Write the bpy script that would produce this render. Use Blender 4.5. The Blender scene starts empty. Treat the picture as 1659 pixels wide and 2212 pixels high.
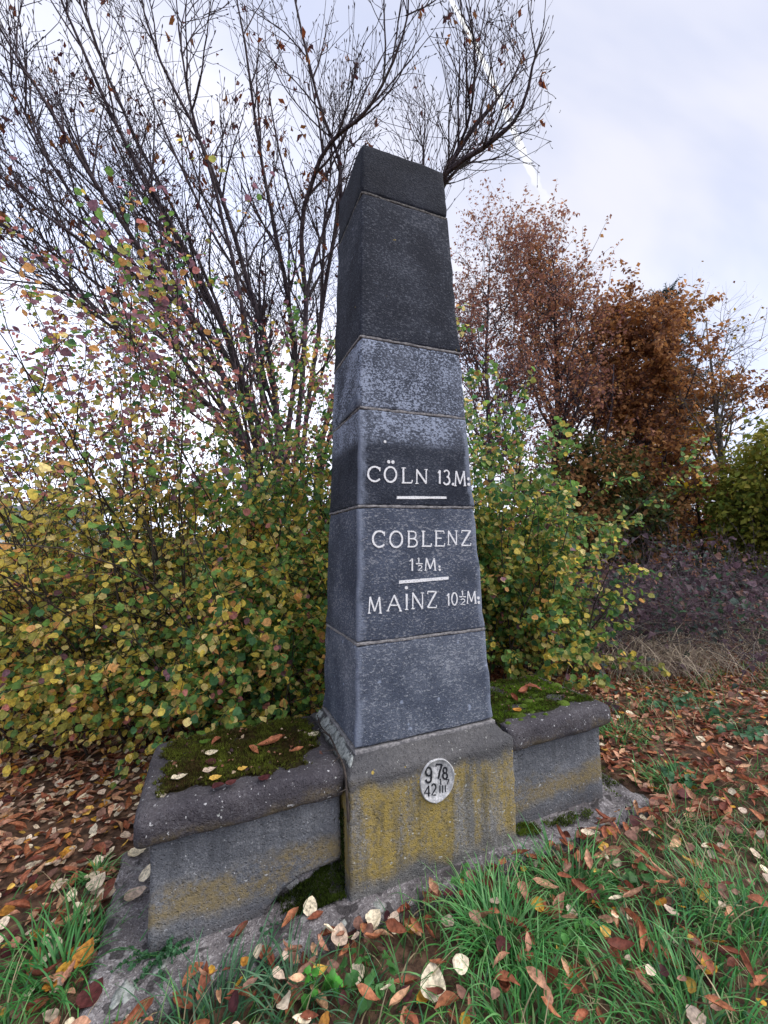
import bpy, math
import numpy as np
from mathutils import Matrix, Vector, noise as mnoise

sc = bpy.context.scene
COL = sc.collection
rng = np.random.default_rng(7)
A = np.array

# ------------------------------------------------------------------ camera
F_PX, CAM = 898.8, A([-1.0254, -2.2382, 1.55])
PITCH, ROLL, YAW = 0.0767, -0.025, 0.395
_cy, _sy = math.cos(YAW), math.sin(YAW)
FWD = A([_sy*math.cos(PITCH), _cy*math.cos(PITCH), math.sin(PITCH)])
_r = A([_cy, -_sy, 0.0]); _u = np.cross(_r, FWD)
RIGHT = _r*math.cos(ROLL) + _u*math.sin(ROLL)
UP = -_r*math.sin(ROLL) + _u*math.cos(ROLL)
cd = bpy.data.cameras.new('camera'); cam = bpy.data.objects.new('camera', cd); COL.objects.link(cam)
cam.matrix_world = Matrix(((RIGHT[0], UP[0], -FWD[0], CAM[0]), (RIGHT[1], UP[1], -FWD[1], CAM[1]),
                           (RIGHT[2], UP[2], -FWD[2], CAM[2]), (0, 0, 0, 1)))
cd.sensor_fit = 'VERTICAL'; cd.sensor_height = 24; cd.lens = F_PX/2212*24
cd.clip_start = 0.05; cd.clip_end = 20000
sc.camera = cam

def ray(px, py): return FWD + RIGHT*(px-829.5)/F_PX - UP*(py-1106)/F_PX
def at(px, py, Z): return CAM + ray(px, py)*Z
def on_plane(px, py, ax, val):
    d = ray(px, py); return CAM + d*(val-CAM[ax])/d[ax]
def view(P):
    d = np.asarray(P)-CAM; Z = d@FWD; Zs = np.where(np.abs(Z) < 1e-6, 1e-6, Z)
    return 829.5+F_PX*(d@RIGHT)/Zs, 1106-F_PX*(d@UP)/Zs, Z

# ------------------------------------------------------------------ light
SUN_EL, SUN_AZ = math.radians(48), math.radians(128)       # azimuth from +Y towards +X
SUNDIR = A([math.sin(SUN_AZ)*math.cos(SUN_EL), math.cos(SUN_AZ)*math.cos(SUN_EL), math.sin(SUN_EL)])
world = bpy.data.worlds.new('World'); sc.world = world; world.use_nodes = True
wn, wl = world.node_tree.nodes, world.node_tree.links
wn.clear()
def W(t, **k):
    n = wn.new(t)
    for a, b in k.items(): setattr(n, a, b)
    return n
def wmath(op, a, b=None, c=None, clamp=False):
    n = W('ShaderNodeMath', operation=op, use_clamp=clamp)
    for i, v in enumerate((a, b, c)):
        if v is None: continue
        if hasattr(v, 'links'): wl.new(v, n.inputs[i])
        else: n.inputs[i].default_value = v
    return n.outputs[0]
wout = W('ShaderNodeOutputWorld')
sky = W('ShaderNodeTexSky', sky_type='NISHITA'); sky.sun_disc = False
sky.sun_elevation = SUN_EL; sky.sun_rotation = SUN_AZ
bg_sky = W('ShaderNodeBackground'); bg_sky.inputs[1].default_value = 0.10
wl.new(sky.outputs[0], bg_sky.inputs[0])
tc = W('ShaderNodeTexCoord'); sep = W('ShaderNodeSeparateXYZ'); wl.new(tc.outputs['Generated'], sep.inputs[0])
dx, dy, dz = sep.outputs
zz = wmath('ADD', wmath('MAXIMUM', dz, 0.0), 0.22)
cmb = W('ShaderNodeCombineXYZ')
wl.new(wmath('DIVIDE', dx, zz), cmb.inputs[0]); wl.new(wmath('DIVIDE', dy, zz), cmb.inputs[1])
mp = W('ShaderNodeMapping'); mp.inputs['Rotation'].default_value = (0, 0, 0.5); mp.inputs['Scale'].default_value = (1.0, 2.1, 1)
wl.new(cmb.outputs[0], mp.inputs[0])
cn = W('ShaderNodeTexNoise'); cn.inputs['Scale'].default_value = 0.9; cn.inputs['Detail'].default_value = 5; cn.inputs['Roughness'].default_value = 0.5; cn.inputs['Distortion'].default_value = 0.35
wl.new(mp.outputs[0], cn.inputs['Vector'])
cr = W('ShaderNodeMapRange', interpolation_type='SMOOTHSTEP'); cr.inputs[1].default_value = 0.38; cr.inputs[2].default_value = 0.62
wl.new(cn.outputs[0], cr.inputs[0])
cmix = W('ShaderNodeMix', data_type='RGBA')
cmix.inputs[6].default_value = (0.53, 0.57, 0.73, 1); cmix.inputs[7].default_value = (0.74, 0.735, 0.81, 1)
wl.new(cr.outputs[0], cmix.inputs[0])
# thinner, brighter cloud low down behind the trees, as in the photograph
dot = W('ShaderNodeVectorMath', operation='DOT_PRODUCT'); dot.inputs[1].default_value = (-0.10, 0.95, 0.28)
nrm = W('ShaderNodeVectorMath', operation='NORMALIZE'); wl.new(tc.outputs['Generated'], nrm.inputs[0]); wl.new(nrm.outputs[0], dot.inputs[0])
glow = wmath('POWER', wmath('MAXIMUM', dot.outputs['Value'], 0.0), 9.0)
low = W('ShaderNodeMapRange', interpolation_type='SMOOTHSTEP')
low.inputs[1].default_value = 0.62; low.inputs[2].default_value = 0.05
wl.new(dz, low.inputs[0])
stren = wmath('ADD', wmath('ADD', 0.66, wmath('MULTIPLY', glow, 0.75)), wmath('MULTIPLY', low.outputs[0], 0.36))
bg_c = W('ShaderNodeBackground'); wl.new(cmix.outputs[2], bg_c.inputs[0]); wl.new(stren, bg_c.inputs[1])
wmix = W('ShaderNodeMixShader'); wmix.inputs[0].default_value = 0.88
wl.new(bg_sky.outputs[0], wmix.inputs[1]); wl.new(bg_c.outputs[0], wmix.inputs[2]); wl.new(wmix.outputs[0], wout.inputs[0])
sd = bpy.data.lights.new('sun', 'SUN'); sd.energy = 1.5; sd.angle = math.radians(60); sd.color = (1, 0.93, 0.84)
sun = bpy.data.objects.new('sun', sd); COL.objects.link(sun)
sun.rotation_euler = Vector(-SUNDIR).to_track_quat('-Z', 'Y').to_euler()
vs = sc.view_settings
vs.view_transform = 'Standard'; vs.look = 'None'; vs.gamma = 1; vs.use_curve_mapping = False; vs.exposure = 1.0

# ------------------------------------------------------------------ helpers
def lin(r, g, b, k=1.0):
    c = np.array([r, g, b])/255.0
    return np.where(c <= 0.04045, c/12.92, ((c+0.055)/1.055)**2.4)*k
ORG = {}
def root(name, label, cat, loc=(0, 0, 0), group=None, kind=None):
    o = bpy.data.objects.new(name, None); COL.objects.link(o); o.location = loc; o.empty_display_size = 0.1
    ORG[o] = np.array(loc, float); tag(o, label, cat, group, kind); return o
def tag(o, label=None, cat=None, group=None, kind=None):
    if label: o['label'] = label
    if cat: o['category'] = cat
    if group: o['group'] = group
    if kind: o['kind'] = kind
    return o
def mesh_data(name, V, F, mat, col=None, smooth=True):
    V = np.asarray(V, np.float32).reshape(-1, 3)
    Fs = F if isinstance(F, (list, tuple)) else [F]
    Fs = [np.asarray(f, np.int32) for f in Fs if len(f)]
    me = bpy.data.meshes.new(name)
    me.vertices.add(len(V)); me.vertices.foreach_set('co', V.ravel())
    loops = np.concatenate([f.ravel() for f in Fs])
    tot = np.concatenate([np.full(len(f), f.shape[1], np.int32) for f in Fs])
    me.loops.add(len(loops)); me.loops.foreach_set('vertex_index', loops)
    me.polygons.add(len(tot)); me.polygons.foreach_set('loop_start', np.concatenate([[0], np.cumsum(tot)[:-1]]).astype(np.int32))
    me.polygons.foreach_set('use_smooth', np.full(len(tot), smooth))
    if col is not None:
        col = np.asarray(col, np.float32)
        if col.ndim == 1: col = np.tile(col, (len(V), 1))
        a = me.color_attributes.new('col', 'FLOAT_COLOR', 'POINT')
        a.data.foreach_set('color', np.concatenate([col, np.ones((len(col), 1), np.float32)], 1).ravel())
    me.update(calc_edges=True)
    if mat: me.materials.append(mat)
    return me
def obj(name, V, F, mat, parent=None, col=None, smooth=True, kind=None):
    V = np.asarray(V, float).reshape(-1, 3)
    org = ORG.get(parent, np.zeros(3)) if parent else np.zeros(3)
    o = bpy.data.objects.new(name, mesh_data(name, V-org, F, mat, col, smooth)); COL.objects.link(o)
    if parent: o.parent = parent
    ORG[o] = org
    if kind: o['kind'] = kind
    return o
def place(name, me, M, parent=None):
    o = bpy.data.objects.new(name, me); COL.objects.link(o)
    if parent:
        o.parent = parent; M = M.copy(); M[:3, 3] -= ORG[parent]
    o.matrix_basis = Matrix(M.tolist()); return o
def unit(v): return v/np.maximum(np.linalg.norm(v, axis=-1, keepdims=True), 1e-9)
def frames(Y, N):
    Y = unit(Y); X = unit(np.cross(Y, N)); Z = np.cross(X, Y)
    return np.stack([X, Y, Z], -1)
def scatter(tV, tF, pos, R, s, col=None):
    tV = np.asarray(tV, float); n, m = len(pos), len(tV)
    s = np.broadcast_to(np.asarray(s, float), (n,)).reshape(n, 1)
    V = np.einsum('nij,nmj->nmi', R, tV[None]*s[:, None, :])+np.asarray(pos)[:, None]
    tFs = tF if isinstance(tF, list) else [tF]
    F = [(np.asarray(f)[None]+(np.arange(n)*m)[:, None, None]).reshape(-1, np.asarray(f).shape[1]) for f in tFs if len(f)]
    C = None if col is None else np.repeat(np.asarray(col, np.float32), m, 0)
    return V.reshape(-1, 3), F, C
def join(parts):
    Vs, Fd, Cs, o = [], {}, [], 0
    for p in parts:
        V, F = p[0], p[1]; Fs = F if isinstance(F, list) else [F]
        Vs.append(V)
        for f in Fs:
            if len(f): Fd.setdefault(np.asarray(f).shape[1], []).append(np.asarray(f)+o)
        if len(p) > 2 and p[2] is not None: Cs.append(p[2])
        o += len(V)
    return np.concatenate(Vs), [np.concatenate(v) for v in Fd.values()], (np.concatenate(Cs) if Cs else None)
def tubes(paths, sides=5):
    """paths: list of (points Kx3, radii K) -> one set of verts and quads, with closed tips"""
    by = {}
    for P, r in paths: by.setdefault(len(P), []).append((P, r))
    parts = []
    ang = np.arange(sides)/sides*2*np.pi
    for K, L in by.items():
        P = np.array([a for a, _ in L]); Rr = np.array([b for _, b in L]); n = len(L)
        T = unit(np.gradient(P, axis=1))
        d = unit(P[:, -1]-P[:, 0]); ax = np.eye(3)[np.argmin(np.abs(d), 1)]
        Ux = unit(np.cross(T, ax[:, None])); Vx = np.cross(T, Ux)
        V = P[:, :, None]+Rr[:, :, None, None]*(Ux[:, :, None]*np.cos(ang)[:, None]+Vx[:, :, None]*np.sin(ang)[:, None])
        k, j = np.meshgrid(np.arange(K-1), np.arange(sides), indexing='ij'); j2 = (j+1) % sides
        q = np.stack([k*sides+j, k*sides+j2, (k+1)*sides+j2, (k+1)*sides+j], -1).reshape(-1, 4)
        q = (q[None]+(np.arange(n)*K*sides)[:, None, None]).reshape(-1, 4)
        cap = ((K-1)*sides+np.arange(sides))[None]+(np.arange(n)*K*sides)[:, None]
        parts.append((V.reshape(-1, 3), [q, cap]))
    V, F, _ = join(parts); return V, F
def gnoise(x, y, seed=0, f=1.0):
    r = np.random.default_rng(seed); o = 0
    for i in range(6):
        a, ph = r.uniform(0, 6.283), r.uniform(0, 6.283); k = f*r.uniform(0.7, 1.6)*(1+i*0.45)
        o = o+np.sin((x*math.cos(a)+y*math.sin(a))*k*2+ph)/(1+i*0.35)
    return o/3.2
def sstep(a, b, x):
    t = np.clip((x-a)/(b-a), 0, 1); return t*t*(3-2*t)

# ------------------------------------------------------------------ materials
class G:
    def __init__(s, name):
        s.m = bpy.data.materials.new(name); s.m.use_nodes = True; s.t = s.m.node_tree; s.t.nodes.clear()
        s.out = s.n('ShaderNodeOutputMaterial'); s.pos = s.n('ShaderNodeNewGeometry').outputs['Position']
        sp = s.n('ShaderNodeSeparateXYZ'); s.link(s.pos, sp.inputs[0]); s.x, s.y, s.z = sp.outputs
    def n(s, t, **k):
        nd = s.t.nodes.new(t)
        for a, b in k.items(): setattr(nd, a, b)
        return nd
    def link(s, a, b): s.t.links.new(a, b)
    def put(s, sock, v):
        if hasattr(v, 'links') and hasattr(v, 'node'): s.link(v, sock)
        else: sock.default_value = v
    def noise(s, scale, detail=4, rough=0.55, stretch=None, off=(0, 0, 0), dist=0):
        m = s.n('ShaderNodeMapping'); s.link(s.pos, m.inputs[0]); m.inputs['Scale'].default_value = stretch or (1, 1, 1); m.inputs['Location'].default_value = off
        t = s.n('ShaderNodeTexNoise'); s.link(m.outputs[0], t.inputs['Vector'])
        for k, v in (('Scale', scale), ('Detail', detail), ('Roughness', rough), ('Distortion', dist)): t.inputs[k].default_value = v
        return t.outputs[0]
    def vor(s, scale, stretch=None, feature='F1', rnd=1.0):
        m = s.n('ShaderNodeMapping'); s.link(s.pos, m.inputs[0]); m.inputs['Scale'].default_value = stretch or (1, 1, 1)
        t = s.n('ShaderNodeTexVoronoi', feature=feature); s.link(m.outputs[0], t.inputs['Vector']); t.inputs['Scale'].default_value = scale
        t.inputs['Randomness'].default_value = rnd
        return t.outputs['Distance']
    def rng(s, v, a, b, lo=0.0, hi=1.0):
        r = s.n('ShaderNodeMapRange', interpolation_type='SMOOTHSTEP'); s.put(r.inputs[0], v)
        for i, q in enumerate((a, b, lo, hi)): r.inputs[i+1].default_value = q
        return r.outputs[0]
    def math(s, op, a, b=0.0, clamp=False):
        r = s.n('ShaderNodeMath', operation=op, use_clamp=clamp); s.put(r.inputs[0], a); s.put(r.inputs[1], b); return r.outputs[0]
    def mul(s, *a):
        o = a[0]
        for b in a[1:]: o = s.math('MULTIPLY', o, b)
        return o
    def add(s, a, b): return s.math('ADD', a, b)
    def mix(s, f, a, b):
        r = s.n('ShaderNodeMix', data_type='RGBA'); s.put(r.inputs[0], f)
        for i, c in ((6, a), (7, b)): s.put(r.inputs[i], c if hasattr(c, 'node') else (*[float(q) for q in c][:3], 1))
        return r.outputs[2]
    def scale(s, c, f):
        r = s.n('ShaderNodeVectorMath', operation='SCALE'); s.put(r.inputs[0], c); s.put(r.inputs['Scale'], f); return r.outputs[0]
    def attr(s): return s.n('ShaderNodeAttribute', attribute_name='col').outputs['Color']
    def done(s, c, rough=0.85, bump=None, bs=0.4, bd=0.004, spec=0.3, trans=0.0, tc=None):
        b = s.n('ShaderNodeBsdfPrincipled'); s.put(b.inputs['Base Color'], c if hasattr(c, 'node') else (*[float(q) for q in c][:3], 1))
        s.put(b.inputs['Roughness'], rough); b.inputs['Specular IOR Level'].default_value = spec
        if bump is not None:
            u = s.n('ShaderNodeBump'); u.inputs['Strength'].default_value = bs; u.inputs['Distance'].default_value = bd
            s.link(bump, u.inputs['Height']); s.link(u.outputs[0], b.inputs['Normal'])
        sh = b.outputs[0]
        if trans:
            t = s.n('ShaderNodeBsdfTranslucent'); s.put(t.inputs[0], tc if tc is not None else c)
            mx = s.n('ShaderNodeMixShader'); mx.inputs[0].default_value = trans
            s.link(sh, mx.inputs[1]); s.link(t.outputs[0], mx.inputs[2]); sh = mx.outputs[0]
        s.link(sh, s.out.inputs[0]); return s.m

def basalt(name, dark, light, speck, speck_amt, patches=(), tool=True, streak=None):
    """tooled basalt: horizontal chisel specks, mottling and optional weathering patches (mask function, colour)"""
    g = G(name)
    big = g.noise(3.5, 5, 0.6); fine = g.noise(130, 3, 0.7)
    pitch = g.noise(62, 3, 0.75, (1.0, 1.0, 1.9) if tool else (1, 1, 1), dist=0.4)
    c = g.mix(g.rng(big, 0.32, 0.68), dark, light)
    c = g.mix(g.rng(fine, 0.35, 0.7, 0, 0.55), c, A(dark)*0.45)
    sp = g.rng(g.add(pitch, g.mul(g.add(big, -0.5), 0.3)), 0.54, 0.62)
    c = g.mix(g.mul(sp, speck_amt), c, speck)
    for fn, cl in patches: c = g.mix(fn(g), c, cl)
    pits = g.rng(g.vor(75), 0.12, 0.3)
    h = g.add(g.add(g.mul(pitch, 0.9), g.mul(fine, 0.5)), g.mul(pits, 0.5))
    if not tool: h = g.add(h, g.add(g.mul(g.noise(16, 5, 0.7), 1.6), g.mul(g.rng(g.vor(28), 0.08, 0.22), 0.5)))
    return g.done(c, g.rng(fine, 0.3, 0.7, 0.72, 0.95), h, 0.8, 0.007 if tool else 0.012, 0.25)
def frost(z0, z1, amt, thr=0.5, xz=0):
    def fn(g):
        n = g.noise(70, 3, 0.75, (1, 1, 1.5), (3, 1, 2)); big = g.noise(6, 4, 0.6, None, (1, 5, 2))
        m = g.mul(g.rng(g.z, z0-0.04, z0+0.04), g.rng(g.z, z1+0.05, z1-0.05)) if z1 is not None else 1.0
        return g.mul(g.rng(g.add(n, g.mul(g.add(big, -0.5), 0.5)), thr-0.01, thr+0.06), m, amt)
    return fn
def lichen(z0, z1, sx=9.0, sz=1.6, thr=0.48, amt=0.8, xb=0.0, off=(0, 0, 0)):
    def fn(g):
        st = g.noise(1.0, 4, 0.6, (sx, sx, sz), off); fi = g.noise(70, 4, 0.75)
        zn = g.add(g.z, g.mul(g.add(g.noise(5, 3, 0.6, None, off), -0.5), 0.22))
        m = g.mul(g.rng(zn, z0-0.035, z0+0.05), g.rng(zn, z1+0.04, z1-0.04))
        k = g.add(g.add(st, g.mul(g.add(fi, -0.5), 0.5)), g.mul(g.x, xb))
        return g.mul(g.rng(k, thr-0.09, thr+0.13), m, amt, g.rng(g.noise(34, 5, 0.75, None, (1, 7, off[0])), 0.36, 0.54, 0.42, 1.0))
    return fn
def spots(scale, thr, amt, off=0):
    def fn(g):
        v = g.noise(scale, 2, 0.5, None, (off, off*2, off)); return g.mul(g.rng(v, thr, thr+0.035), amt)
    return fn
BLUE = A([0.054, 0.068, 0.102]); DARK = A([0.019, 0.025, 0.042]); PALE = A([0.40, 0.47, 0.62]); GREY = A([0.100, 0.118, 0.158])
YEL = A([0.36, 0.265, 0.060]); OCH = A([0.25, 0.19, 0.075])
LSP = A([0.24, 0.26, 0.31])
scr = lambda g: g.mul(g.rng(g.noise(1.0, 3, 0.6, (2.0, 2.0, 26), (4, 2, 1), 1.6), 0.66, 0.70), g.rng(g.noise(8, 2), 0.5, 0.6), 0.6)
def edge_wear(amt):
    def fn(g):     # pale rubbed arrises, ragged with noise
        w = g.add(0.4164, g.mul(g.z, -0.0408)); d = g.math('SUBTRACT', w, g.math('ABSOLUTE', g.x))
        n = g.add(g.mul(g.noise(26, 4, 0.7, (1, 1, 0.6)), 0.09), g.mul(g.noise(5, 3, 0.6), 0.09))
        return g.mul(g.rng(g.math('SUBTRACT', d, n), -0.045, -0.085), amt, g.rng(g.add(g.y, g.add(0.3218, g.mul(g.z, -0.02594))), 0.035, 0.006))
    return fn
M_top = basalt('stone dark', DARK*0.62, DARK*0.95, LSP*0.6, 0.18)
M_b2 = basalt('stone dark specked', DARK*0.8, BLUE*0.62, LSP*0.9, 0.36, [(spots(22, 0.75, 0.8, 3), YEL), (scr, PALE*0.8)])
M_b3 = basalt('stone frosted', BLUE*0.8, GREY, PALE, 0.35, [(frost(-9, 9, 0.8, 0.51), PALE*0.95), (frost(2.30, 2.58, 0.3, 0.48), PALE*0.6)])
M_b4 = basalt('stone half frosted', DARK*0.95, BLUE*0.75, LSP*0.9, 0.3, [(frost(2.09, 9, 0.85, 0.49), PALE*0.95), (frost(2.08, 9, 0.25, 0.3), PALE*0.5), (edge_wear(0.7), PALE*0.55)])
M_b5 = basalt('stone grey specked', BLUE*1.0, BLUE*1.65, A([0.34, 0.36, 0.40]), 0.6, [(edge_wear(0.7), PALE*0.55)])
M_b6 = basalt('stone grey', BLUE*1.2, GREY*1.4, A([0.34, 0.37, 0.42]), 0.65, [(edge_wear(0.7), PALE*0.55), (spots(14, 0.68, 0.5, 1), PALE)])
M_base = basalt('stone base', A([0.135, 0.138, 0.14]), A([0.25, 0.245, 0.235]), A([0.42, 0.42, 0.42]), 0.35,
    [(lichen(0.05, 0.445, 9, 1.3, 0.43, 0.85, -0.22), YEL), (lichen(0.03, 0.4, 16, 1.0, 0.55, 0.6, 0, (5, 3, 0)), A([0.06, 0.06, 0.055])),
     (lambda g: g.mul(g.rng(g.add(g.z, g.mul(g.add(g.noise(14, 3), -0.5), 0.12)), 0.42, 0.47), 0.65), A([0.062, 0.062, 0.072])),
     (spots(45, 0.69, 0.8, 2), A([0.5, 0.52, 0.5])), (spots(30, 0.73, 0.9, 6), YEL*1.2)], tool=False)
M_wall = basalt('stone bench wall', A([0.118, 0.128, 0.150]), A([0.20, 0.212, 0.235]), A([0.42, 0.43, 0.46]), 0.25,
    [(lichen(0.09, 0.215, 4, 6, 0.42, 0.75), OCH), (lichen(-0.1, 0.06, 5, 6, 0.44, 0.6), A([0.10, 0.09, 0.09])),
     (lichen(0.25, 0.42, 22, 1.2, 0.56, 0.55, 0, (2, 2, 0)), A([0.055, 0.06, 0.07])), (spots(60, 0.7, 0.7, 2), A([0.5, 0.52, 0.55]))], tool=False)
M_cap = basalt('stone bench cap', A([0.060, 0.056, 0.068]), A([0.105, 0.098, 0.110]), A([0.2, 0.2, 0.22]), 0.3,
    [(lichen(0.40, 0.455, 5, 9, 0.52, 0.55), OCH*0.8), (spots(48, 0.68, 0.85, 4), A([0.55, 0.56, 0.58])), (spots(24, 0.73, 0.9, 8), A([0.5, 0.53, 0.52]))], tool=False)
M_slab = basalt('stone slab', A([0.13, 0.12, 0.13]), A([0.32, 0.30, 0.315]), A([0.52, 0.51, 0.53]), 0.6,
    [(spots(11, 0.585, 0.8, 1), A([0.045, 0.042, 0.045])), (spots(30, 0.60, 0.6, 7), A([0.05, 0.047, 0.05])), (spots(10, 0.66, 0.7, 5), A([0.42, 0.43, 0.43]))], tool=False)
g = G('mortar'); n1 = g.noise(60, 4, 0.7); M_mortar = g.done(g.mix(g.rng(n1, 0.35, 0.65), (0.12, 0.12, 0.13), (0.30, 0.295, 0.30)), 0.95, n1, 0.8, 0.005)
g = G('mortar dark'); n1 = g.noise(60, 4, 0.7); M_mortar_d = g.done(g.mix(g.rng(n1, 0.35, 0.65), (0.05, 0.05, 0.052), (0.17, 0.165, 0.16)), 0.95, n1, 0.8, 0.005)
g = G('white paint'); n1 = g.noise(170, 4, 0.75)
M_paint = g.done(g.mix(g.rng(n1, 0.32, 0.50), (0.22, 0.24, 0.28), (0.80, 0.82, 0.85)), 0.7, n1, 0.5, 0.002)
g = G('plaque white'); n1 = g.noise(70, 5, 0.75); n2 = g.noise(28, 4, 0.6)
M_plaq = g.done(g.mix(g.rng(n2, 0.4, 0.62), g.mix(g.rng(n1, 0.36, 0.55), (0.26, 0.27, 0.29), (0.66, 0.67, 0.69)), (0.36, 0.37, 0.39)), 0.8, n1, 0.8, 0.004)
g = G('numeral black'); n1 = g.noise(150, 3, 0.7); M_black = g.done(g.mix(g.rng(n1, 0.5, 0.75), (0.012, 0.014, 0.02), (0.12, 0.12, 0.13)), 0.6)
g = G('lichen pale'); n1 = g.noise(50, 4, 0.7); M_lich = g.done(g.mix(g.rng(n1, 0.35, 0.62), (0.17, 0.19, 0.185), (0.40, 0.43, 0.42)), 0.95, n1, 0.9, 0.004)
def leafmat(name, trans, rough=0.5, spec=0.35, var=0.35, sc_=60):
    g = G(name); a = g.attr(); n = g.noise(sc_, 3, 0.6); f = g.rng(n, 0.3, 0.7, 1-var, 1+var*0.6)
    c = g.scale(a, f)
    return g.done(c, rough, n, 0.25, 0.002, spec, trans, g.scale(a, g.mul(f, 1.25)) if trans else None)
M_leaf = leafmat('shrub leaf', 0.48); M_far = leafmat('tree leaf', 0.42, 0.6, 0.2, 0.25, 8); M_litter = leafmat('fallen leaf', 0.12, 0.62, 0.25, 0.45, 70)
M_grass = leafmat('grass', 0.35, 0.42, 0.4, 0.3, 20); M_moss = leafmat('moss', 0.15, 0.9, 0.1, 0.4, 120)
M_needle = leafmat('needle', 0.1, 0.6, 0.2, 0.2, 5); M_straw = leafmat('straw', 0.2, 0.7, 0.2, 0.2, 30)
def bark(name, a, b, k=1.0):
    g = G(name); n = g.noise(25*k, 5, 0.65, (1, 1, 0.35)); n2 = g.noise(4*k, 3)
    c = g.mix(g.rng(n, 0.35, 0.65), a, b); c = g.mix(g.rng(n2, 0.58, 0.75, 0, 0.5), c, (0.10, 0.115, 0.085))
    return g.done(c, 0.9, n, 0.9, 0.01, 0.2)
M_bark = bark('bark chestnut', (0.034, 0.027, 0.035), (0.115, 0.095, 0.108)); M_stem = bark('bark shrub', (0.030, 0.024, 0.022), (0.085, 0.070, 0.062), 2)
M_pole = bark('bark grey stems', (0.085, 0.078, 0.07), (0.20, 0.185, 0.165), 2); M_twig = bark('bark bramble', (0.06, 0.046, 0.056), (0.17, 0.13, 0.15), 3)
g = G('soil'); n1 = g.noise(18, 6, 0.7); n2 = g.noise(1.1, 4, 0.6); v = g.vor(26)
soil = g.mix(g.rng(n1, 0.35, 0.65), (0.055, 0.034, 0.025), (0.17, 0.10, 0.066)); soil = g.mix(g.rng(v, 0.2, 0.5, 0.5, 0), soil, (0.27, 0.16, 0.105))
far = g.rng(g.y, 9.0, 13.0); mead = g.mix(g.rng(n2, 0.35, 0.65), (0.055, 0.10, 0.02), (0.12, 0.16, 0.035))
M_soil = g.done(g.mix(far, soil, mead), 0.95, n1, 1.0, 0.02)

# ------------------------------------------------------------------ leaf templates
def leaf_template(outline, fold=0.15, curl=0.2, wave=0.0, segs=6, seed=0):
    """blade along +Y from 0 to 1: outline(t)->half width; folded on the midrib, tip curled"""
    r = np.random.default_rng(seed); V = []; t = np.linspace(0, 1, segs+1)
    w = np.array([outline(q) for q in t])
    for i, q in enumerate(t):
        z = -curl*q*q; k = 1+0.12*r.normal()
        wv = wave*r.normal()
        V += [(-w[i]*k, q-0.02*fold, z+fold*w[i]*k+wv*w[i]), (0.02*r.normal()*(0 < i < segs), q, z), (w[i]/k, q, z+fold*w[i]-wv*w[i])]
    V = np.array(V); Fq = []
    for i in range(segs):
        a = 3*i; Fq += [(a, a+1, a+4, a+3), (a+1, a+2, a+5, a+4)]
    return V, np.array(Fq)
ovate = lambda t: 0.46*math.sin(math.pi*min(1, t**0.62))**0.75*(1-0.25*t) if 0 < t < 1 else 0.004
oblong = lambda t: 0.23*(math.sin(math.pi*t**1.35)**0.7) if 0 < t < 1 else 0.006
roundl = lambda t: 0.5*math.sin(math.pi*t**0.8)**0.62 if 0 < t < 1 else 0.004
def curled(outline, roll, bend, seed, segs=7, cross=4):
    """a dry leaf rolled along its length and bent"""
    r = np.random.default_rng(seed); V = []; n = cross+1
    for i in range(segs+1):
        t = i/segs; w = max(outline(t), 0.003); th = bend*(t-0.5)
        cy = math.sin(th)/bend if abs(bend) > 1e-3 else t-0.5; cz = (1-math.cos(th))/bend if abs(bend) > 1e-3 else 0
        rl = roll*(0.7+0.6*t)+r.normal()*0.12
        for j in range(n):
            s = (j/cross-0.5)*2; a = s*rl/2; rad = 2*w/max(abs(rl), 0.15)
            x = rad*math.sin(a)/1.0; z = rad*(1-math.cos(a))
            V.append((x+r.normal()*0.008, cy+0.5+r.normal()*0.01, cz+z+r.normal()*0.012))
    Fq = [(i*n+j, i*n+j+1, (i+1)*n+j+1, (i+1)*n+j) for i in range(segs) for j in range(cross)]
    return np.array(V), np.array(Fq)
def rand_dirs(n, r=rng): return unit(r.normal(size=(n, 3)))
def basis_z(n, tilt, r=rng):
    """near-flat random orientations"""
    N = unit(A([0, 0, 1.0])+tilt*r.normal(size=(n, 3))); a = r.uniform(0, 2*np.pi, n)
    Y = np.stack([np.cos(a), np.sin(a), np.zeros(n)], 1); Y = unit(Y-N*np.sum(Y*N, 1, keepdims=True))
    return frames(Y, N)

# ------------------------------------------------------------------ ground
def gz(x, y):
    x, y = np.asarray(x, float), np.asarray(y, float)
    b = 0.025*gnoise(x, y, 3, 0.9)+0.012*gnoise(x, y, 5, 3.0)
    d = np.maximum(np.maximum(-1.45-x, x-1.45), np.maximum(-0.5-y, y-0.42))     # distance outside the slab
    near = sstep(0.0, 0.5, d)
    base = -0.045+0.03*sstep(-0.6, 1.2, x)
    z = base*(1-near)+(b-0.01+0.05*sstep(0.8, 2.5, x))*near
    z = np.where(d < -0.02, -0.10, z)
    return z+0.12*sstep(9, 40, np.hypot(x, y))*gnoise(x, y, 9, 0.05)
def grid_axis(lo, hi, step, far):
    mid = np.arange(lo, hi+1e-6, step); out = []; d = step
    k = []
    x = 0
    while x < far: d *= 1.35; x += d; k.append(x)
    k = np.array(k); return np.concatenate([lo-k[::-1], mid, hi+k])
gx, gy = grid_axis(-6, 8, 0.08, 3000), grid_axis(-3, 9, 0.08, 3000)
GX, GY = np.meshgrid(gx, gy, indexing='ij'); nx, ny = GX.shape
i, j = np.meshgrid(np.arange(nx-1), np.arange(ny-1), indexing='ij')
q = np.stack([i*ny+j, (i+1)*ny+j, (i+1)*ny+j+1, i*ny+j+1], -1).reshape(-1, 4)
obj('ground', np.stack([GX, GY, gz(GX, GY)], -1), q, M_soil, kind='structure')

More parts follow.
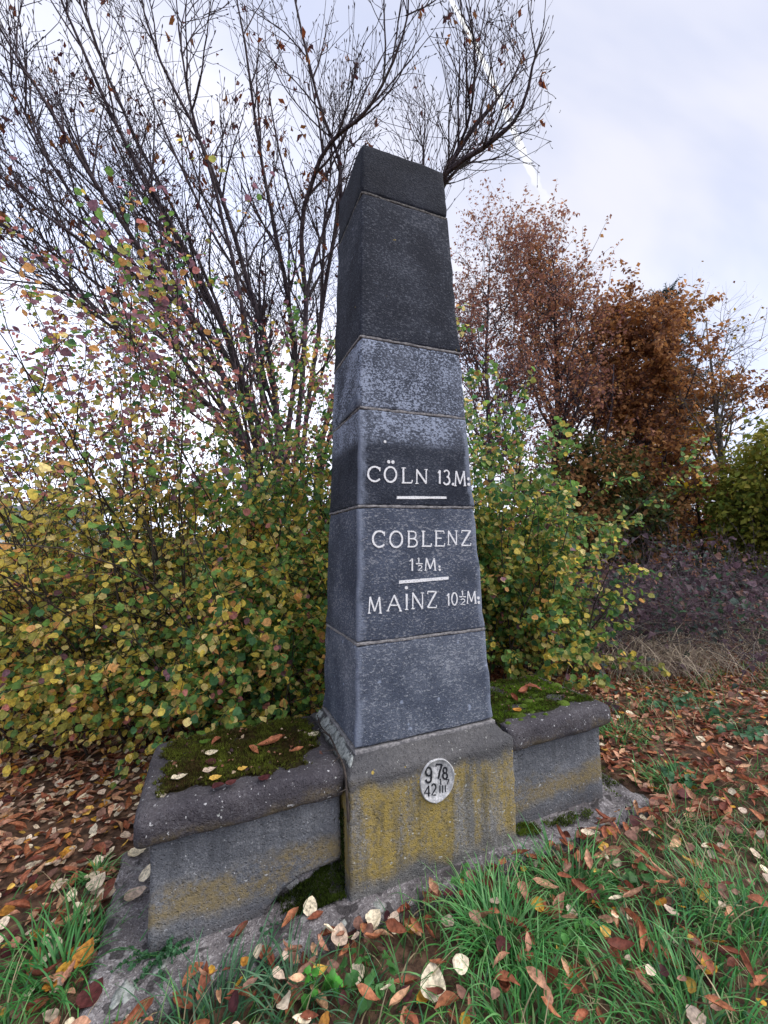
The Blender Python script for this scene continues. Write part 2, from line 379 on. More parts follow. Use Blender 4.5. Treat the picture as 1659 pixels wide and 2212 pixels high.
# ------------------------------------------------------------------ stone shapes
def axis_pts(h, r, n):
    inner = np.linspace(-(h-r), h-r, n+1); c = np.array([0.0, 0.25, 0.6])*r
    return np.concatenate([-h+c, inner, (h-c)[::-1]])
def box_grid(hx, hy, hz, r, nx=10, ny=8, nz=10):
    X, Y, Z = axis_pts(hx, r, nx), axis_pts(hy, r, ny), axis_pts(hz, r, nz)
    V, Fq, key = [], [], {}
    def vid(p):
        k = (round(p[0], 6), round(p[1], 6), round(p[2], 6))
        if k not in key: key[k] = len(V); V.append(p)
        return key[k]
    for ax, (P, Q, h) in enumerate(((Y, Z, hx), (Z, X, hy), (X, Y, hz))):
        for sgn in (-1, 1):
            for a in range(len(P)-1):
                for b in range(len(Q)-1):
                    c = []
                    for u, w in ((a, b), (a+1, b), (a+1, b+1), (a, b+1)):
                        p = [0, 0, 0]; p[ax] = sgn*h; p[(ax+1) % 3] = P[u]; p[(ax+2) % 3] = Q[w]; c.append(vid(tuple(p)))
                    Fq.append(c if sgn > 0 else c[::-1])
    V = np.array(V); inner = np.clip(V, -A([hx-r, hy-r, hz-r]), A([hx-r, hy-r, hz-r])); d = V-inner
    V = inner+r*unit(d)
    return V, np.array(Fq)
def roughen(V, amp, f=4.0, seed=0.0, fine=0.0, chip=None):
    """push every vertex by smooth noise; chip(V) adds edge damage where it is 1"""
    out = V.copy(); k = chip(V) if chip is not None else np.zeros(len(V))
    for n_, p in enumerate(V):
        v = Vector(p*f)+Vector((seed, seed*1.7, seed*0.3)); d = mnoise.noise_vector(v)
        e = mnoise.noise_vector(v*6.0)
        out[n_] = p+A(d)*amp+A(e)*fine
        if k[n_] > 0: out[n_] += A(mnoise.noise_vector(v*3.0))*k[n_]
    return out
SLAB = dict(x0=-1.43, x1=1.40, y0=-0.49, y1=0.40)
ZJ = [3.79, 3.4835, 2.6438, 2.2562, 1.7422, 1.0689, 0.5869]         # shaft joints from the top down
W0, W1, D0, D1 = 0.3924, 0.2619, 0.3066, 0.2235
def half(z):
    t = (z-ZJ[6])/(ZJ[0]-ZJ[6]); return W0+(W1-W0)*t, D0+(D1-D0)*t

obelisk = root('stone_obelisk', 'tall dark tapering stone obelisk with white painted distances between two mossy benches', 'obelisk')
JW = 0.011
block_mats = [M_top, M_b2, M_b3, M_b4, M_b5, M_b6]
block_labels = ['blackish top block without writing', 'tall dark block with faint scratches', 'block frosted with white specks',
                'block painted with the first line of white writing', 'block painted with two place names in white', 'grey lowest block of the shaft']
blocks = []
for k in range(6):
    zt, zb = ZJ[k]-(JW/2 if k else 0), ZJ[k+1]+JW/2
    hz = (zt-zb)/2; zc = (zt+zb)/2
    V, Fq = box_grid(1, 1, 1, 0.05, 14, 10, max(6, int(hz*26)))
    # unit box with the edge radius kept metric: rebuild at true size
    hw, hd = half(zc)
    V, Fq = box_grid(hw, hd, hz, 0.013 if k else 0.018, 14, 10, max(6, int(hz*26)))
    edge = (np.abs(np.abs(V[:, 0])-hw) < 0.02).astype(float)*(np.abs(np.abs(V[:, 1])-hd) < 0.02)*0.010 + (np.abs(np.abs(V[:, 2])-hz) < 0.014)*0.0045
    V = roughen(V, 0.0022, 5, k*7.3, 0.0008, lambda q, e=edge: e)
    s = (V[:, 2]+hz)/(2*hz); wt, dt = half(zt); wb, db = half(zb)
    V[:, 0] *= (wb+(wt-wb)*s)/hw; V[:, 1] *= (db+(dt-db)*s)/hd; V[:, 2] += zc
    o = obj('shaft_block', V, Fq, block_mats[k], obelisk); o['label'] = block_labels[k]; blocks.append(o)
for k in range(1, 6):
    hw, hd = half(ZJ[k]); ins = -0.0015 if k in (2, 4, 5) else 0.002
    V, Fq = box_grid(hw-ins, hd-ins, JW*0.62, 0.004, 34, 26, 1)
    V = roughen(V, 0.0040, 11, k*3.1, 0.0034); V[:, 2] += ZJ[k]
    obj('mortar_joint', V, Fq, M_mortar_d if k == 1 else M_mortar, obelisk)
# patched mortar on the left face above the third joint
pz = A([(0.30, 2.262), (0.30, 2.335), (0.22, 2.34), (0.14, 2.33), (0.07, 2.305), (-0.02, 2.285), (-0.10, 2.262)])
def left_face(yv, zv, out=0.004): return A([-(half(zv)[0])-out, -yv*0.85, zv])
Vp = [left_face(a, b) for a, b in pz]+[left_face(a, b, -0.01) for a, b in pz]; n = len(pz)
Fp = [np.array([list(range(n))[::-1]]), np.array([(q, (q+1) % n, n+(q+1) % n, n+q) for q in range(n)])]
obj('mortar_patch', Vp, Fp, M_b5, obelisk)
# base block: vertical sides, weathered slope up to the shaft
BX, BY, ZS = 0.455, 0.383, 0.512
V, Fq = box_grid(BX, BY, 0.33, 0.016, 20, 16, 14)
V[:, 2] += 0.255
top = V[:, 2] > ZS
def slope(V):
    V = V.copy(); m = np.maximum(np.abs(V[:, 0])/BX, np.abs(V[:, 1])/BY)
    lim = ZS+0.062*np.clip((1-m)/(1-W0/BX), 0, 1)
    V[:, 2] = np.where(V[:, 2] > ZS-0.02, np.minimum(V[:, 2], lim), V[:, 2]); return V
edge = (np.abs(np.abs(V[:, 0])-BX) < 0.02).astype(float)*(np.abs(np.abs(V[:, 1])-BY) < 0.02)*0.010
V = slope(V); V = roughen(V, 0.004, 4, 31.0, 0.0015, lambda q, e=edge: e)
obj('base_block', V, Fq, M_base, obelisk)
hw, hd = half(ZJ[6]); V, Fq = box_grid(hw+0.006, hd+0.006, 0.010, 0.005, 34, 26, 1); V = roughen(V, 0.004, 14, 77, 0.002); V[:, 2] += 0.578
obj('mortar_joint', V, Fq, M_mortar, obelisk)

# ---------------- lettering: glyphs as strokes (x, y in a unit box), swept into thin raised paint
def arc(cx, cy, rx, ry, a0, a1, n=14):
    a = np.radians(np.linspace(a0, a1, n)); return [(cx+rx*math.cos(t), cy+ry*math.sin(t)) for t in a]
SER = 0.16
GL = {
 'C': [(arc(0.52, 0.5, 0.5, 0.5, 42, 318, 20), 1.15), ([(0.90, 0.70), (0.90, 0.97)], 0.7)],
 'O': [(arc(0.5, 0.5, 0.46, 0.5, 0, 360, 26), 1.1)],
 'L': [([(0.16, 0), (0.16, 1)], 1.1), ([(0.02, 0.01), (0.9, 0.01), (0.96, 0.2)], 0.8), ([(0, 1), (0.36, 1)], 0.6)],
 'N': [([(0.12, 0), (0.12, 1)], 0.75), ([(0.1, 1), (0.88, 0)], 1.15), ([(0.88, 0), (0.88, 1)], 0.75), ([(0, 0), (0.26, 0)], 0.5), ([(0.74, 1), (1, 1)], 0.5)],
 'M': [([(0.08, 0), (0.16, 1)], 0.8), ([(0.16, 1), (0.5, 0.12)], 1.1), ([(0.5, 0.12), (0.84, 1)], 0.75), ([(0.84, 1), (0.93, 0)], 1.1), ([(0, 0), (0.2, 0)], 0.5), ([(0.8, 0), (1.03, 0)], 0.5)],
 'B': [([(0.14, 0), (0.14, 1)], 1.1), ([(0.02, 1), (0.5, 1)]+arc(0.5, 0.76, 0.3, 0.24, 90, -90, 9)+[(0.14, 0.52)], 0.85), ([(0.5, 0.52)]+arc(0.52, 0.26, 0.38, 0.26, 90, -90, 10)+[(0.02, 0)], 0.95)],
 'E': [([(0.14, 0), (0.14, 1)], 1.1), ([(0, 1), (0.86, 1), (0.9, 0.84)], 0.75), ([(0.14, 0.52), (0.66, 0.52)], 0.75), ([(0, 0), (0.9, 0), (0.96, 0.18)], 0.75)],
 'Z': [([(0.06, 0.84), (0.08, 1), (0.95, 1)], 0.75), ([(0.95, 1), (0.06, 0)], 1.1), ([(0.06, 0), (0.95, 0), (0.98, 0.16)], 0.75)],
 'A': [([(0.03, 0), (0.5, 1)], 0.75), ([(0.5, 1), (0.97, 0)], 1.15), ([(0.22, 0.36), (0.78, 0.36)], 0.7), ([(-0.05, 0), (0.14, 0)], 0.5), ([(0.84, 0), (1.05, 0)], 0.5)],
 'I': [([(0.5, 0), (0.5, 1)], 1.2), ([(0.15, 0), (0.85, 0)], 0.5)],
 '|': [([(0.5, 0), (0.5, 1)], 1.0)],
 '1': [([(0.6, 0), (0.6, 1)], 1.1), ([(0.6, 1), (0.12, 0.78)], 0.7)],
 '2': [(arc(0.5, 0.72, 0.4, 0.28, 165, -35, 12)+[(0.08, 0), (0.95, 0.02)], 0.95)],
 '3': [(arc(0.45, 0.76, 0.38, 0.24, 150, -80, 10), 0.95), (arc(0.45, 0.27, 0.46, 0.27, 85, -155, 12), 1.05)],
 '0': [(arc(0.5, 0.5, 0.42, 0.5, 0, 360, 20), 1.0)],
 '9': [(arc(0.48, 0.72, 0.42, 0.28, 0, 360, 18), 1.0), ([(0.90, 0.75), (0.86, 0.3)]+arc(0.46, 0.22, 0.40, 0.22, 10, -170, 10), 1.15)],
 '7': [([(0.04, 0.86), (0.06, 1), (0.95, 1)], 0.9), ([(0.95, 1), (0.6, 0.5), (0.4, 0)], 1.15)],
 '8': [(arc(0.5, 0.75, 0.34, 0.25, 0, 360, 16), 1.0), (arc(0.5, 0.26, 0.42, 0.26, 0, 360, 16), 1.1)],
 '4': [([(0.72, 0), (0.72, 1)], 1.1), ([(0.70, 1), (0.04, 0.3), (0.98, 0.3)], 0.8)],
 '.': [(arc(0.5, 0.5, 0.3, 0.3, 0, 360, 10), 1.6)], '-': [([(0, 0.5), (1, 0.5)], 1.0)],
}
def ribbon(P, w, n_off):
    P = np.array(P, float); T = unit(np.gradient(P, axis=0)); Nn = np.stack([-T[:, 1], T[:, 0]], 1)
    jit = 1+rng.normal(0, 0.10, len(P))
    return P+Nn*(w*jit/2)[:, None], P-Nn*(w*jit/2)[:, None]
def strokes_mesh(strokes, to3d, lift0, depth, inc=0.00015):
    """strokes: (points in metric uv, width). to3d(u, v, lift)->xyz"""
    parts = []
    for k, (P, w) in enumerate(strokes):
        P = np.array(P, float)
        if len(P) == 2:                                          # hand painted: split straight strokes so the edge wavers
            m = 7; P = np.array([P[0]+(P[1]-P[0])*t for t in np.linspace(0, 1, m)])
        L, R = ribbon(P, w, 0); n = len(P); l = lift0+inc*k
        V = [to3d(*p, l) for p in L]+[to3d(*p, l) for p in R]+[to3d(*p, -depth) for p in L]+[to3d(*p, -depth) for p in R]
        Fq = []
        for a in range(n-1):
            Fq += [(a, n+a, n+a+1, a+1), (a, a+1, 2*n+a+1, 2*n+a), (n+a+1, n+a, 3*n+a, 3*n+a+1)]
        Fq += [(0, 2*n, 3*n, n), (n-1, 2*n-1, 4*n-1, 3*n-1)]
        parts.append((np.array(V), [np.array(Fq)]))
    V, Fx, _ = join(parts); return V, Fx
def z2p(x, y): return ((1200+x*0.49720)*0.553, (1500+y*0.49720)*0.553)
def front_uv(px, py):
    """where a point of the photograph lies on the battered front face"""
    yv = -0.29
    for _ in range(6):
        P = on_plane(px, py, 1, yv); yv = -half(P[2])[1]
    return P[0], P[2]
def face3(u, v, lift): return A([u, -half(v)[1]-lift, v])
def glyph(ch, box, th):
    x0, x1, yt, yb = box
    u0, v0 = front_uv(*z2p(x0, yb)); u1, v1 = front_uv(*z2p(x1, yb)); u2, v2 = front_uv(*z2p(x0, yt))
    out = []
    for P, w in GL[ch]:
        out.append(([(u0+(u1-u0)*a+(u2-u0)*b, v0+(v1-v0)*a+(v2-v0)*b) for a, b in P], th*w))
    return out
def line(items, th): return [glyph(it[0], it[1:], th) for it in items]
def lettering(name, block, strokes):
    for st in strokes: V, Fx = strokes_mesh(st, face3, 0.0032, 0.004); obj(name, V, Fx, M_paint, block, smooth=False)
TH = 0.0089
lettering('letter', blocks[3], line([('C', 475, 580, 650, 765), ('O', 603, 703, 652, 770), ('L', 740, 828, 660, 778), ('N', 848, 945, 672, 782),
    ('1', 1022, 1052, 678, 785), ('3', 1068, 1122, 678, 790), ('M', 1154, 1244, 684, 800)], TH)
    + line([('.', 628, 650, 600, 624), ('.', 660, 684, 602, 626), ('.', 1136, 1152, 780, 796), ('.', 1256, 1273, 735, 757), ('.', 1259, 1276, 778, 800), ('.', 602, 618, 446, 462)], TH*0.62))
lettering('underline', blocks[3], line([('-', 702, 1093, 880, 905)], 0.0145))
lettering('letter', blocks[4], line([('C', 512, 615, 1155, 1280), ('O', 645, 750, 1157, 1282), ('B', 785, 870, 1157, 1278), ('L', 897, 978, 1157, 1275), ('E', 1000, 1082, 1155, 1272), ('N', 1098, 1180, 1153, 1264), ('Z', 1207, 1285, 1152, 1268)], TH*0.95))
lettering('letter', blocks[4], line([('1', 800, 840, 1372, 1468), ('M', 920, 1010, 1368, 1464)], TH*0.85)+line([('1', 862, 884, 1366, 1406), ('-', 852, 906, 1404, 1420), ('2', 868, 902, 1424, 1466)], TH*0.6)
    + line([('.', 1030, 1046, 1428, 1442), ('.', 1032, 1048, 1452, 1468)], TH*0.45))
u = [front_uv(*z2p(720, 1557)), front_uv(*z2p(1108, 1524))]
lettering('underline', blocks[4], [[([u[0], u[1]], 0.0165)]])
lettering('letter', blocks[4], line([('M', 475, 582, 1672, 1800), ('A', 627, 737, 1657, 1783), ('I', 762, 798, 1650, 1772), ('N', 816, 916, 1640, 1765), ('Z', 940, 1016, 1630, 1756)], TH*0.9)
    + line([('.', 766, 790, 1590, 1612)], TH*0.6)
    + line([('1', 1094, 1120, 1645, 1740), ('0', 1130, 1180, 1640, 1736), ('M', 1250, 1326, 1627, 1722)], TH*0.8)
    + line([('1', 1208, 1226, 1624, 1662), ('-', 1194, 1246, 1662, 1680), ('2', 1202, 1240, 1688, 1732)], TH*0.6) + line([('.', 1334, 1352, 1670, 1690), ('.', 1338, 1356, 1706, 1726)], TH*0.6))
# oval plaque with raised rim
PCX, PCZ, PRX, PRZ = -0.011, 0.409, 0.094, 0.100
a = np.linspace(0, 2*np.pi, 49)[:-1]; prof = [(1.0, 0.02), (1.0, -0.010), (0.975, -0.013), (0.94, -0.0125), (0.925, -0.0085), (0.6, -0.0085), (0.0, -0.0085)]
V = []
for s, dy in prof:
    wob = 1+0.012*np.sin(a*3+1)+0.008*np.sin(a*7)
    V += [(PCX+PRX*s*w_*math.cos(t), -BY+dy+0.002, PCZ+PRZ*s*w_*math.sin(t)) for t, w_ in zip(a, wob)]
m = 48; Fq = [(k*m+q, (k+1)*m+q, (k+1)*m+(q+1) % m, k*m+(q+1) % m) for k in range(len(prof)-1) for q in range(m)]
plaque = obj('oval_plaque', V, np.array(Fq), M_plaq, obelisk)
def plq(px, py): return on_plane((1580+px*0.15069)*0.553, (2930+py*0.15069)*0.553, 1, -BY-0.009)[[0, 2]]
def pglyph(ch, x0, x1, yt, yb, th):
    o_, ux, uy = plq(x0, yb), plq(x1, yb), plq(x0, yt); return [([tuple(o_+(ux-o_)*p+(uy-o_)*r_) for p, r_ in P], th*w) for P, w in GL[ch]]
for args in (('9', 545, 720, 450, 845, 0.0085), ('7', 815, 985, 375, 745, 0.0085), ('8', 985, 1125, 455, 750, 0.0078), ('4', 515, 680, 930, 1200, 0.0058), ('2', 700, 830, 880, 1170, 0.0065),
             ('|', 900, 950, 920, 1110, 0.0048), ('|', 970, 1020, 920, 1110, 0.0048), ('|', 1040, 1090, 910, 1090, 0.0048), ('1', 900, 975, 745, 900, 0.0045), ('7', 1085, 1165, 765, 890, 0.003)):
    V, Fx = strokes_mesh(pglyph(*args), lambda u_, v_, l: A([u_, -BY-0.0075-l, v_]), 0.0014, 0.001); obj('numeral', V, Fx, M_black, plaque, smooth=False)
# lichen crusts on the left slope and corner of the base
def crust(name, c, ex, ey, rad, seed, parent, mat, h=0.004, n=30):
    """an uneven crust lying on the plane spanned by ex, ey"""
    r = np.random.default_rng(seed); c = A(c); ex, ey = unit(A(ex)), unit(A(ey)); nn = np.cross(ex, ey)
    t = np.linspace(0, 2*np.pi, n+1)[:-1]; rr = rad*(1+0.16*np.sin(t*2+r.uniform(0, 6))+0.14*np.sin(t*3+r.uniform(0, 6))+0.12*np.sin(t*5+r.uniform(0, 6))+0.07*r.normal(size=n)); V = []
    for s, hh in ((1.0, -0.006), (0.97, h*0.6), (0.6, h), (0.0, h*1.1)):
        V += [c+ex*rr[q]*s*math.cos(t[q])+ey*rr[q]*s*math.sin(t[q])*0.62+nn*(hh+0.0006*r.normal()) for q in range(n)]
    Fq = [(k*n+q, k*n+(q+1) % n, (k+1)*n+(q+1) % n, (k+1)*n+q) for k in range(3) for q in range(n)]
    return obj(name, V, np.array(Fq), mat, parent)
sl = A([-0.062, 0, 0.062]); ey_ = A([0.062, 0, 0.062])
for k, (yy, off, rad) in enumerate(((0.16, 0.0, 0.060), (0.05, 0.004, 0.068), (-0.05, -0.002, 0.05), (-0.14, 0.006, 0.062), (-0.22, 0.0, 0.05), (-0.30, 0.004, 0.034), (0.29, 0.0, 0.04))):
    crust('lichen_crust', (-0.423+off*0.5, yy, 0.545+off*0.5), (0, -1, 0), (0.70, 0, 0.70), rad, 40+k, obelisk, M_lich, 0.004)
for k, (xx, rad) in enumerate(((0.12, 0.024), (0.23, 0.03), (0.36, 0.022), (-0.05, 0.014))):
    crust('lichen_crust', (xx, -0.347, 0.541), (1, 0, 0), (0, 0.70, 0.60), rad, 60+k, obelisk, M_lich, 0.002)

# ---------------- foundation slab
V, Fq = box_grid((SLAB['x1']-SLAB['x0'])/2, (SLAB['y1']-SLAB['y0'])/2, 0.09, 0.02, 60, 22, 3)
V[:, 0] += (SLAB['x0']+SLAB['x1'])/2; V[:, 1] += (SLAB['y0']+SLAB['y1'])/2; V[:, 2] -= 0.09
V = roughen(V, 0.006, 7, 5.0, 0.003, lambda q: 0.02*(q[:, 1] < SLAB['y0']+0.05)+0.02*(q[:, 0] < SLAB['x0']+0.03)+0.045*(q[:, 0] > 1.05)*(q[:, 1] < -0.2))
slab = obj('foundation_slab', V, Fq, M_slab); tag(slab, 'low pitted grey foundation slab spreading under the obelisk and both benches', 'stone slab')
for k, (xx, yy, rad) in enumerate(((-1.30, -0.41, 0.05), (-1.19, -0.34, 0.035), (-1.37, -0.12, 0.022), (-0.36, -0.455, 0.03), (-0.52, -0.46, 0.025))):
    o = crust('lichen_crust', (xx, yy, 0.0), (0.3, 1, 0), (-1, 0.3, 0), rad, 80+k, slab, M_lich, 0.004)

# ---------------- benches
def bench(side, label, moss_label):
    b = root('stone_bench', label, 'bench', (0, 0, 0), 'stone benches beside the obelisk')
    x0, x1 = (-1.238, -0.470) if side < 0 else (0.462, 1.183)
    yf, yb, zt = -0.292, 0.29, 0.41
    if side < 0:        # a wall with the broken hollow at its lower inner corner
        nxw, nzw = 46, 26; V = []; Fq = []
        xs = np.linspace(x0, x1, nxw); 
        hol = np.interp(xs, [x1-0.40, x1-0.35, x1-0.27, x1-0.18, x1-0.06, x1], [-0.06, 0.0, 0.075, 0.115, 0.125, 0.13])
        for yy in (yf, yb):
            for q_, xx in enumerate(xs):
                zb_ = hol[q_] if xx > x1-0.40 else -0.06
                for w_ in range(nzw): V.append((xx, yy, zb_+(zt-zb_)*w_/(nzw-1)))
        V = np.array(V); n_ = nxw*nzw
        for q_ in range(nxw-1):
            for w_ in range(nzw-1):
                c = q_*nzw+w_; Fq += [(c, c+nzw, c+nzw+1, c+1), (n_+c, n_+c+1, n_+c+nzw+1, n_+c+nzw)]
            c = q_*nzw; Fq.append((c, n_+c, n_+c+nzw, c+nzw)); c += nzw-1; Fq.append((c, c+nzw, n_+c+nzw, n_+c))
        for w_ in range(nzw-1):
            Fq += [(w_, w_+1, n_+w_+1, n_+w_)]; c = (nxw-1)*nzw+w_; Fq += [(c, n_+c, n_+c+1, c+1)]
        V = roughen(V, 0.004, 5, 11, 0.002); obj('bench_wall', V, np.array(Fq), M_wall, b)
        V, Fq = box_grid(0.23, 0.15, 0.10, 0.03, 12, 8, 6); V += A([x1-0.21, -0.085, 0.04]); V = roughen(V, 0.02, 7, 3, 0.006); obj('core_rubble', V, Fq, M_slab, b)
    else:
        V, Fq = box_grid((x1-x0)/2, (yb-yf)/2, 0.23, 0.012, 20, 14, 14); V += A([(x0+x1)/2, (yf+yb)/2, 0.18])
        V = roughen(V, 0.004, 5, 21, 0.002); obj('bench_wall', V, Fq, M_wall, b)
    cx0, cx1 = (-1.292, -0.468) if side < 0 else (0.460, 1.242)
    hz = 0.068; r = 0.043
    V, Fq = box_grid((cx1-cx0)/2, 0.337, hz, r, 26, 16, 2)
    inn = 1 if side < 0 else -1                                     # the inner end is cut square against the obelisk
    V[:, 0] = np.where(V[:, 0]*inn > (cx1-cx0)/2-r, np.where(V[:, 0]*inn > (cx1-cx0)/2-r*0.9, inn*(cx1-cx0)/2, V[:, 0]), V[:, 0])
    V += A([(cx0+cx1)/2, -0.008, 0.478]); V = roughen(V, 0.006, 5, 41+side, 0.0022, lambda q: 0.006*(q[:, 1] < -0.3))
    obj('seat_slab', V, Fq, M_cap, b)
    return b, (cx0, cx1)
bL, cL = bench(-1, 'left stone bench with dark olive moss on its thick rounded seat slab', '')
bR, cR = bench(1, 'right stone bench with bright green moss cushions on its seat slab', '')
ZT = 0.546
# moss: a lumpy bed and thousands of tiny shoots
def moss(parent, inside, n, box, zf, pal, h, seed, bed=True, hs=1.0):
    r = np.random.default_rng(seed)
    xs = r.uniform(box[0], box[1], n*3); ys = r.uniform(box[2], box[3], n*3); k = inside(xs, ys); keep = k > r.uniform(0, 1, n*3); xs, ys, k = xs[keep][:n], ys[keep][:n], k[keep][:n]
    m = len(xs); lump = 0.5+0.5*gnoise(xs, ys, seed, 14)
    tV = []; tF = []
    for q in range(4):
        a_ = q*1.57+0.3; c_, s_ = math.cos(a_), math.sin(a_); b_ = len(tV)
        tV += [(-0.16*s_, 0.16*c_, 0), (0.16*s_, -0.16*c_, 0), (0.55*c_, 0.55*s_, 0.8+0.2*(q % 2))]; tF.append((b_, b_+1, b_+2))
    R = basis_z(m, 0.25, r); s = h*(0.6+0.8*lump)*r.uniform(0.7, 1.3, m)
    ci = gnoise(xs, ys, seed+1, 6)+r.normal(0, 0.55, m); pal = np.array(pal); idx = np.clip(((ci+1.3)/2.6*len(pal)).astype(int), 0, len(pal)-1)
    col = pal[idx]*r.uniform(0.75, 1.25, (m, 1))
    pos = np.stack([xs, ys, zf(xs, ys)+lump*0.010*hs], 1)
    V, F_, C = scatter(tV, np.array(tF), pos, R, s, col)
    return obj('moss', V, F_, M_moss, parent, C, smooth=False, kind='stuff')
def bed(parent, inside, box, zf, colr, seed, amp=0.01, step=0.011):
    X, Y = np.meshgrid(np.arange(box[0], box[1], step), np.arange(box[2], box[3], step), indexing='ij'); k = inside(X, Y)
    Z = zf(X, Y)+np.where(k > 0.25, amp*(0.4+0.6*gnoise(X, Y, seed, 14))*np.minimum(1, k), -0.03); a_, b_ = X.shape
    i_, j_ = np.meshgrid(np.arange(a_-1), np.arange(b_-1), indexing='ij'); q_ = np.stack([i_*b_+j_, (i_+1)*b_+j_, (i_+1)*b_+j_+1, i_*b_+j_+1], -1).reshape(-1, 4)
    ok = (k.ravel()[q_] > 0.12).any(1)
    obj('moss_bed', np.stack([X, Y, Z], -1), q_[ok], M_moss, parent, np.tile(colr, (a_*b_, 1))*(0.8+0.3*gnoise(X, Y, seed+4, 20).ravel()[:, None]), kind='stuff')
flat = lambda x, y: np.full(np.shape(x), ZT)
def inL(x, y):
    e = np.minimum(np.minimum(x+1.235, -0.50-x), np.minimum(y+0.262, 0.30-y)); e = e+0.028*gnoise(x, y, 21, 9)+0.02*gnoise(x, y, 22, 26)
    bare = sstep(0.03, -0.01, np.hypot(x+0.52, y+0.20)-0.09)
    return sstep(0.0, 0.035, e)*(1-bare)*(1-0.6*(gnoise(x, y, 27, 11) > 0.75))
bed(bL, inL, (-1.25, -0.48, -0.30, 0.31), flat, A([0.035, 0.030, 0.012]), 50, 0.014)
moss(bL, inL, 9000, (-1.25, -0.48, -0.30, 0.31), flat, [(0.06, 0.036, 0.016), (0.05, 0.042, 0.014), (0.065, 0.07, 0.014), (0.10, 0.115, 0.018), (0.14, 0.18, 0.025)], 0.013, 51, hs=1.5)
def inR(x, y):
    e = np.minimum(np.minimum(x-0.40, 1.20-x), np.minimum(y+0.26, 0.30-y))+0.03*gnoise(x, y, 31, 9); return sstep(0, 0.04, e)*(1-0.75*(gnoise(x, y, 33, 7) > 0.45))
bed(bR, inR, (0.45, 1.22, -0.30, 0.31), flat, A([0.035, 0.045, 0.012]), 55)
moss(bR, inR, 6000, (0.45, 1.22, -0.30, 0.31), flat, [(0.05, 0.045, 0.012), (0.06, 0.10, 0.012), (0.11, 0.19, 0.02), (0.15, 0.25, 0.025)], 0.011, 56)
# round cushions of moss on the right bench
uu, vv = np.meshgrid(np.linspace(0, 2*np.pi, 11)[:-1], np.linspace(0, 1, 5), indexing='ij')
for k in range(26):
    xx = rng.uniform(0.55, 1.2); yy = rng.uniform(-0.27, 0.05) if k < 18 else rng.uniform(-0.1, 0.28); rr = rng.uniform(0.018, 0.045)
    if k >= 22: xx, yy, rr = 0.5+0.09*(k-22), -0.285, 0.016
    th = vv*np.pi/2; w = 1+0.12*np.sin(uu*3+k)
    V = np.stack([xx+rr*np.cos(th)*np.cos(uu)*w*1.3, yy+rr*np.cos(th)*np.sin(uu)*w, ZT-0.012+(rr*0.42+0.012)*np.sin(th)*(1+0.18*np.sin(uu*5+k)*np.cos(th))], -1).reshape(-1, 3)
    Fq = np.array([(q_*5+e, ((q_+1) % 10)*5+e, ((q_+1) % 10)*5+e+1, q_*5+e+1) for q_ in range(10) for e in range(4)])
    c = A([0.085, 0.135, 0.022])*rng.uniform(0.7, 1.25); obj('moss_cushion', V, Fq, M_moss, bR, np.tile(c, (len(V), 1)))
# moss in the hollow, along the joint and by the right bench foot
moss(bL, lambda x, y: sstep(0.2, 0.0, np.abs(x+0.56)-0.02), 1500, (-0.75, -0.465, -0.36, -0.24), lambda x, y: 0.0+0.07*sstep(-0.75, -0.5, x)*sstep(-0.33, -0.25, y), [(0.02, 0.03, 0.008), (0.04, 0.065, 0.01), (0.07, 0.11, 0.015)], 0.014, 71)
r_ = np.random.default_rng(5)
zc_ = r_.uniform(0.0, 0.34, 500); tV = [(-0.3, 0, 0), (0.3, 0, 0), (0, -0.6, 0.9)]
V, Fx, C = scatter(tV, np.array([(0, 1, 2)]), np.stack([-0.4625+r_.normal(0, 0.004, 500), -0.30+r_.normal(0, 0.006, 500), zc_], 1), basis_z(500, 0.4, r_), 0.011, np.tile([0.035, 0.055, 0.012], (500, 1))*r_.uniform(0.4, 1.3, (500, 1)))
obj('joint_moss', V, Fx, M_moss, bL, C, smooth=False, kind='stuff')
for nm, bx, sd_ in (('a', (0.47, 0.62, -0.40, -0.30), 72), ('b', (0.66, 1.0, -0.42, -0.31), 73), ('c', (1.2, 1.45, -0.35, 0.05), 74)):
    moss(slab, lambda x, y, s_=sd_, b_=bx: sstep(1.0, 0.5, np.hypot((x-(b_[0]+b_[1])/2)/(b_[1]-b_[0])*2, (y-(b_[2]+b_[3])/2)/(b_[3]-b_[2])*2)+0.9*gnoise(x, y, s_, 11))*0.8, 500, bx, lambda x, y: np.full(np.shape(x), 0.0), [(0.03, 0.04, 0.01), (0.07, 0.11, 0.015), (0.12, 0.18, 0.02)], 0.010, sd_)
def debris(parent, box, n, seed):
    r = np.random.default_rng(seed); x, y = r.uniform(box[0], box[1], n), r.uniform(box[2], box[3], n); pal = np.array([lin(120, 80, 62), lin(84, 56, 50), lin(150, 116, 90), lin(60, 42, 44), lin(176, 156, 130)])
    V, F_, C = scatter(*leaf_template(lambda t: 0.3*math.sin(math.pi*t)**0.7 if 0 < t < 1 else 0.01, 0.5, 0.3, 0.3, 3, 5), np.stack([x, y, np.full(n, ZT+0.017)], 1), basis_z(n, 0.45, r), r.uniform(0.008, 0.028, n), pal[r.integers(0, 5, n)])
    obj('leaf_debris', V, F_, M_litter, parent, C, kind='stuff')
debris(bL, (-1.2, -0.52, -0.22, 0.28), 110, 5); debris(bR, (0.46, 1.15, -0.2, 0.28), 110, 6)
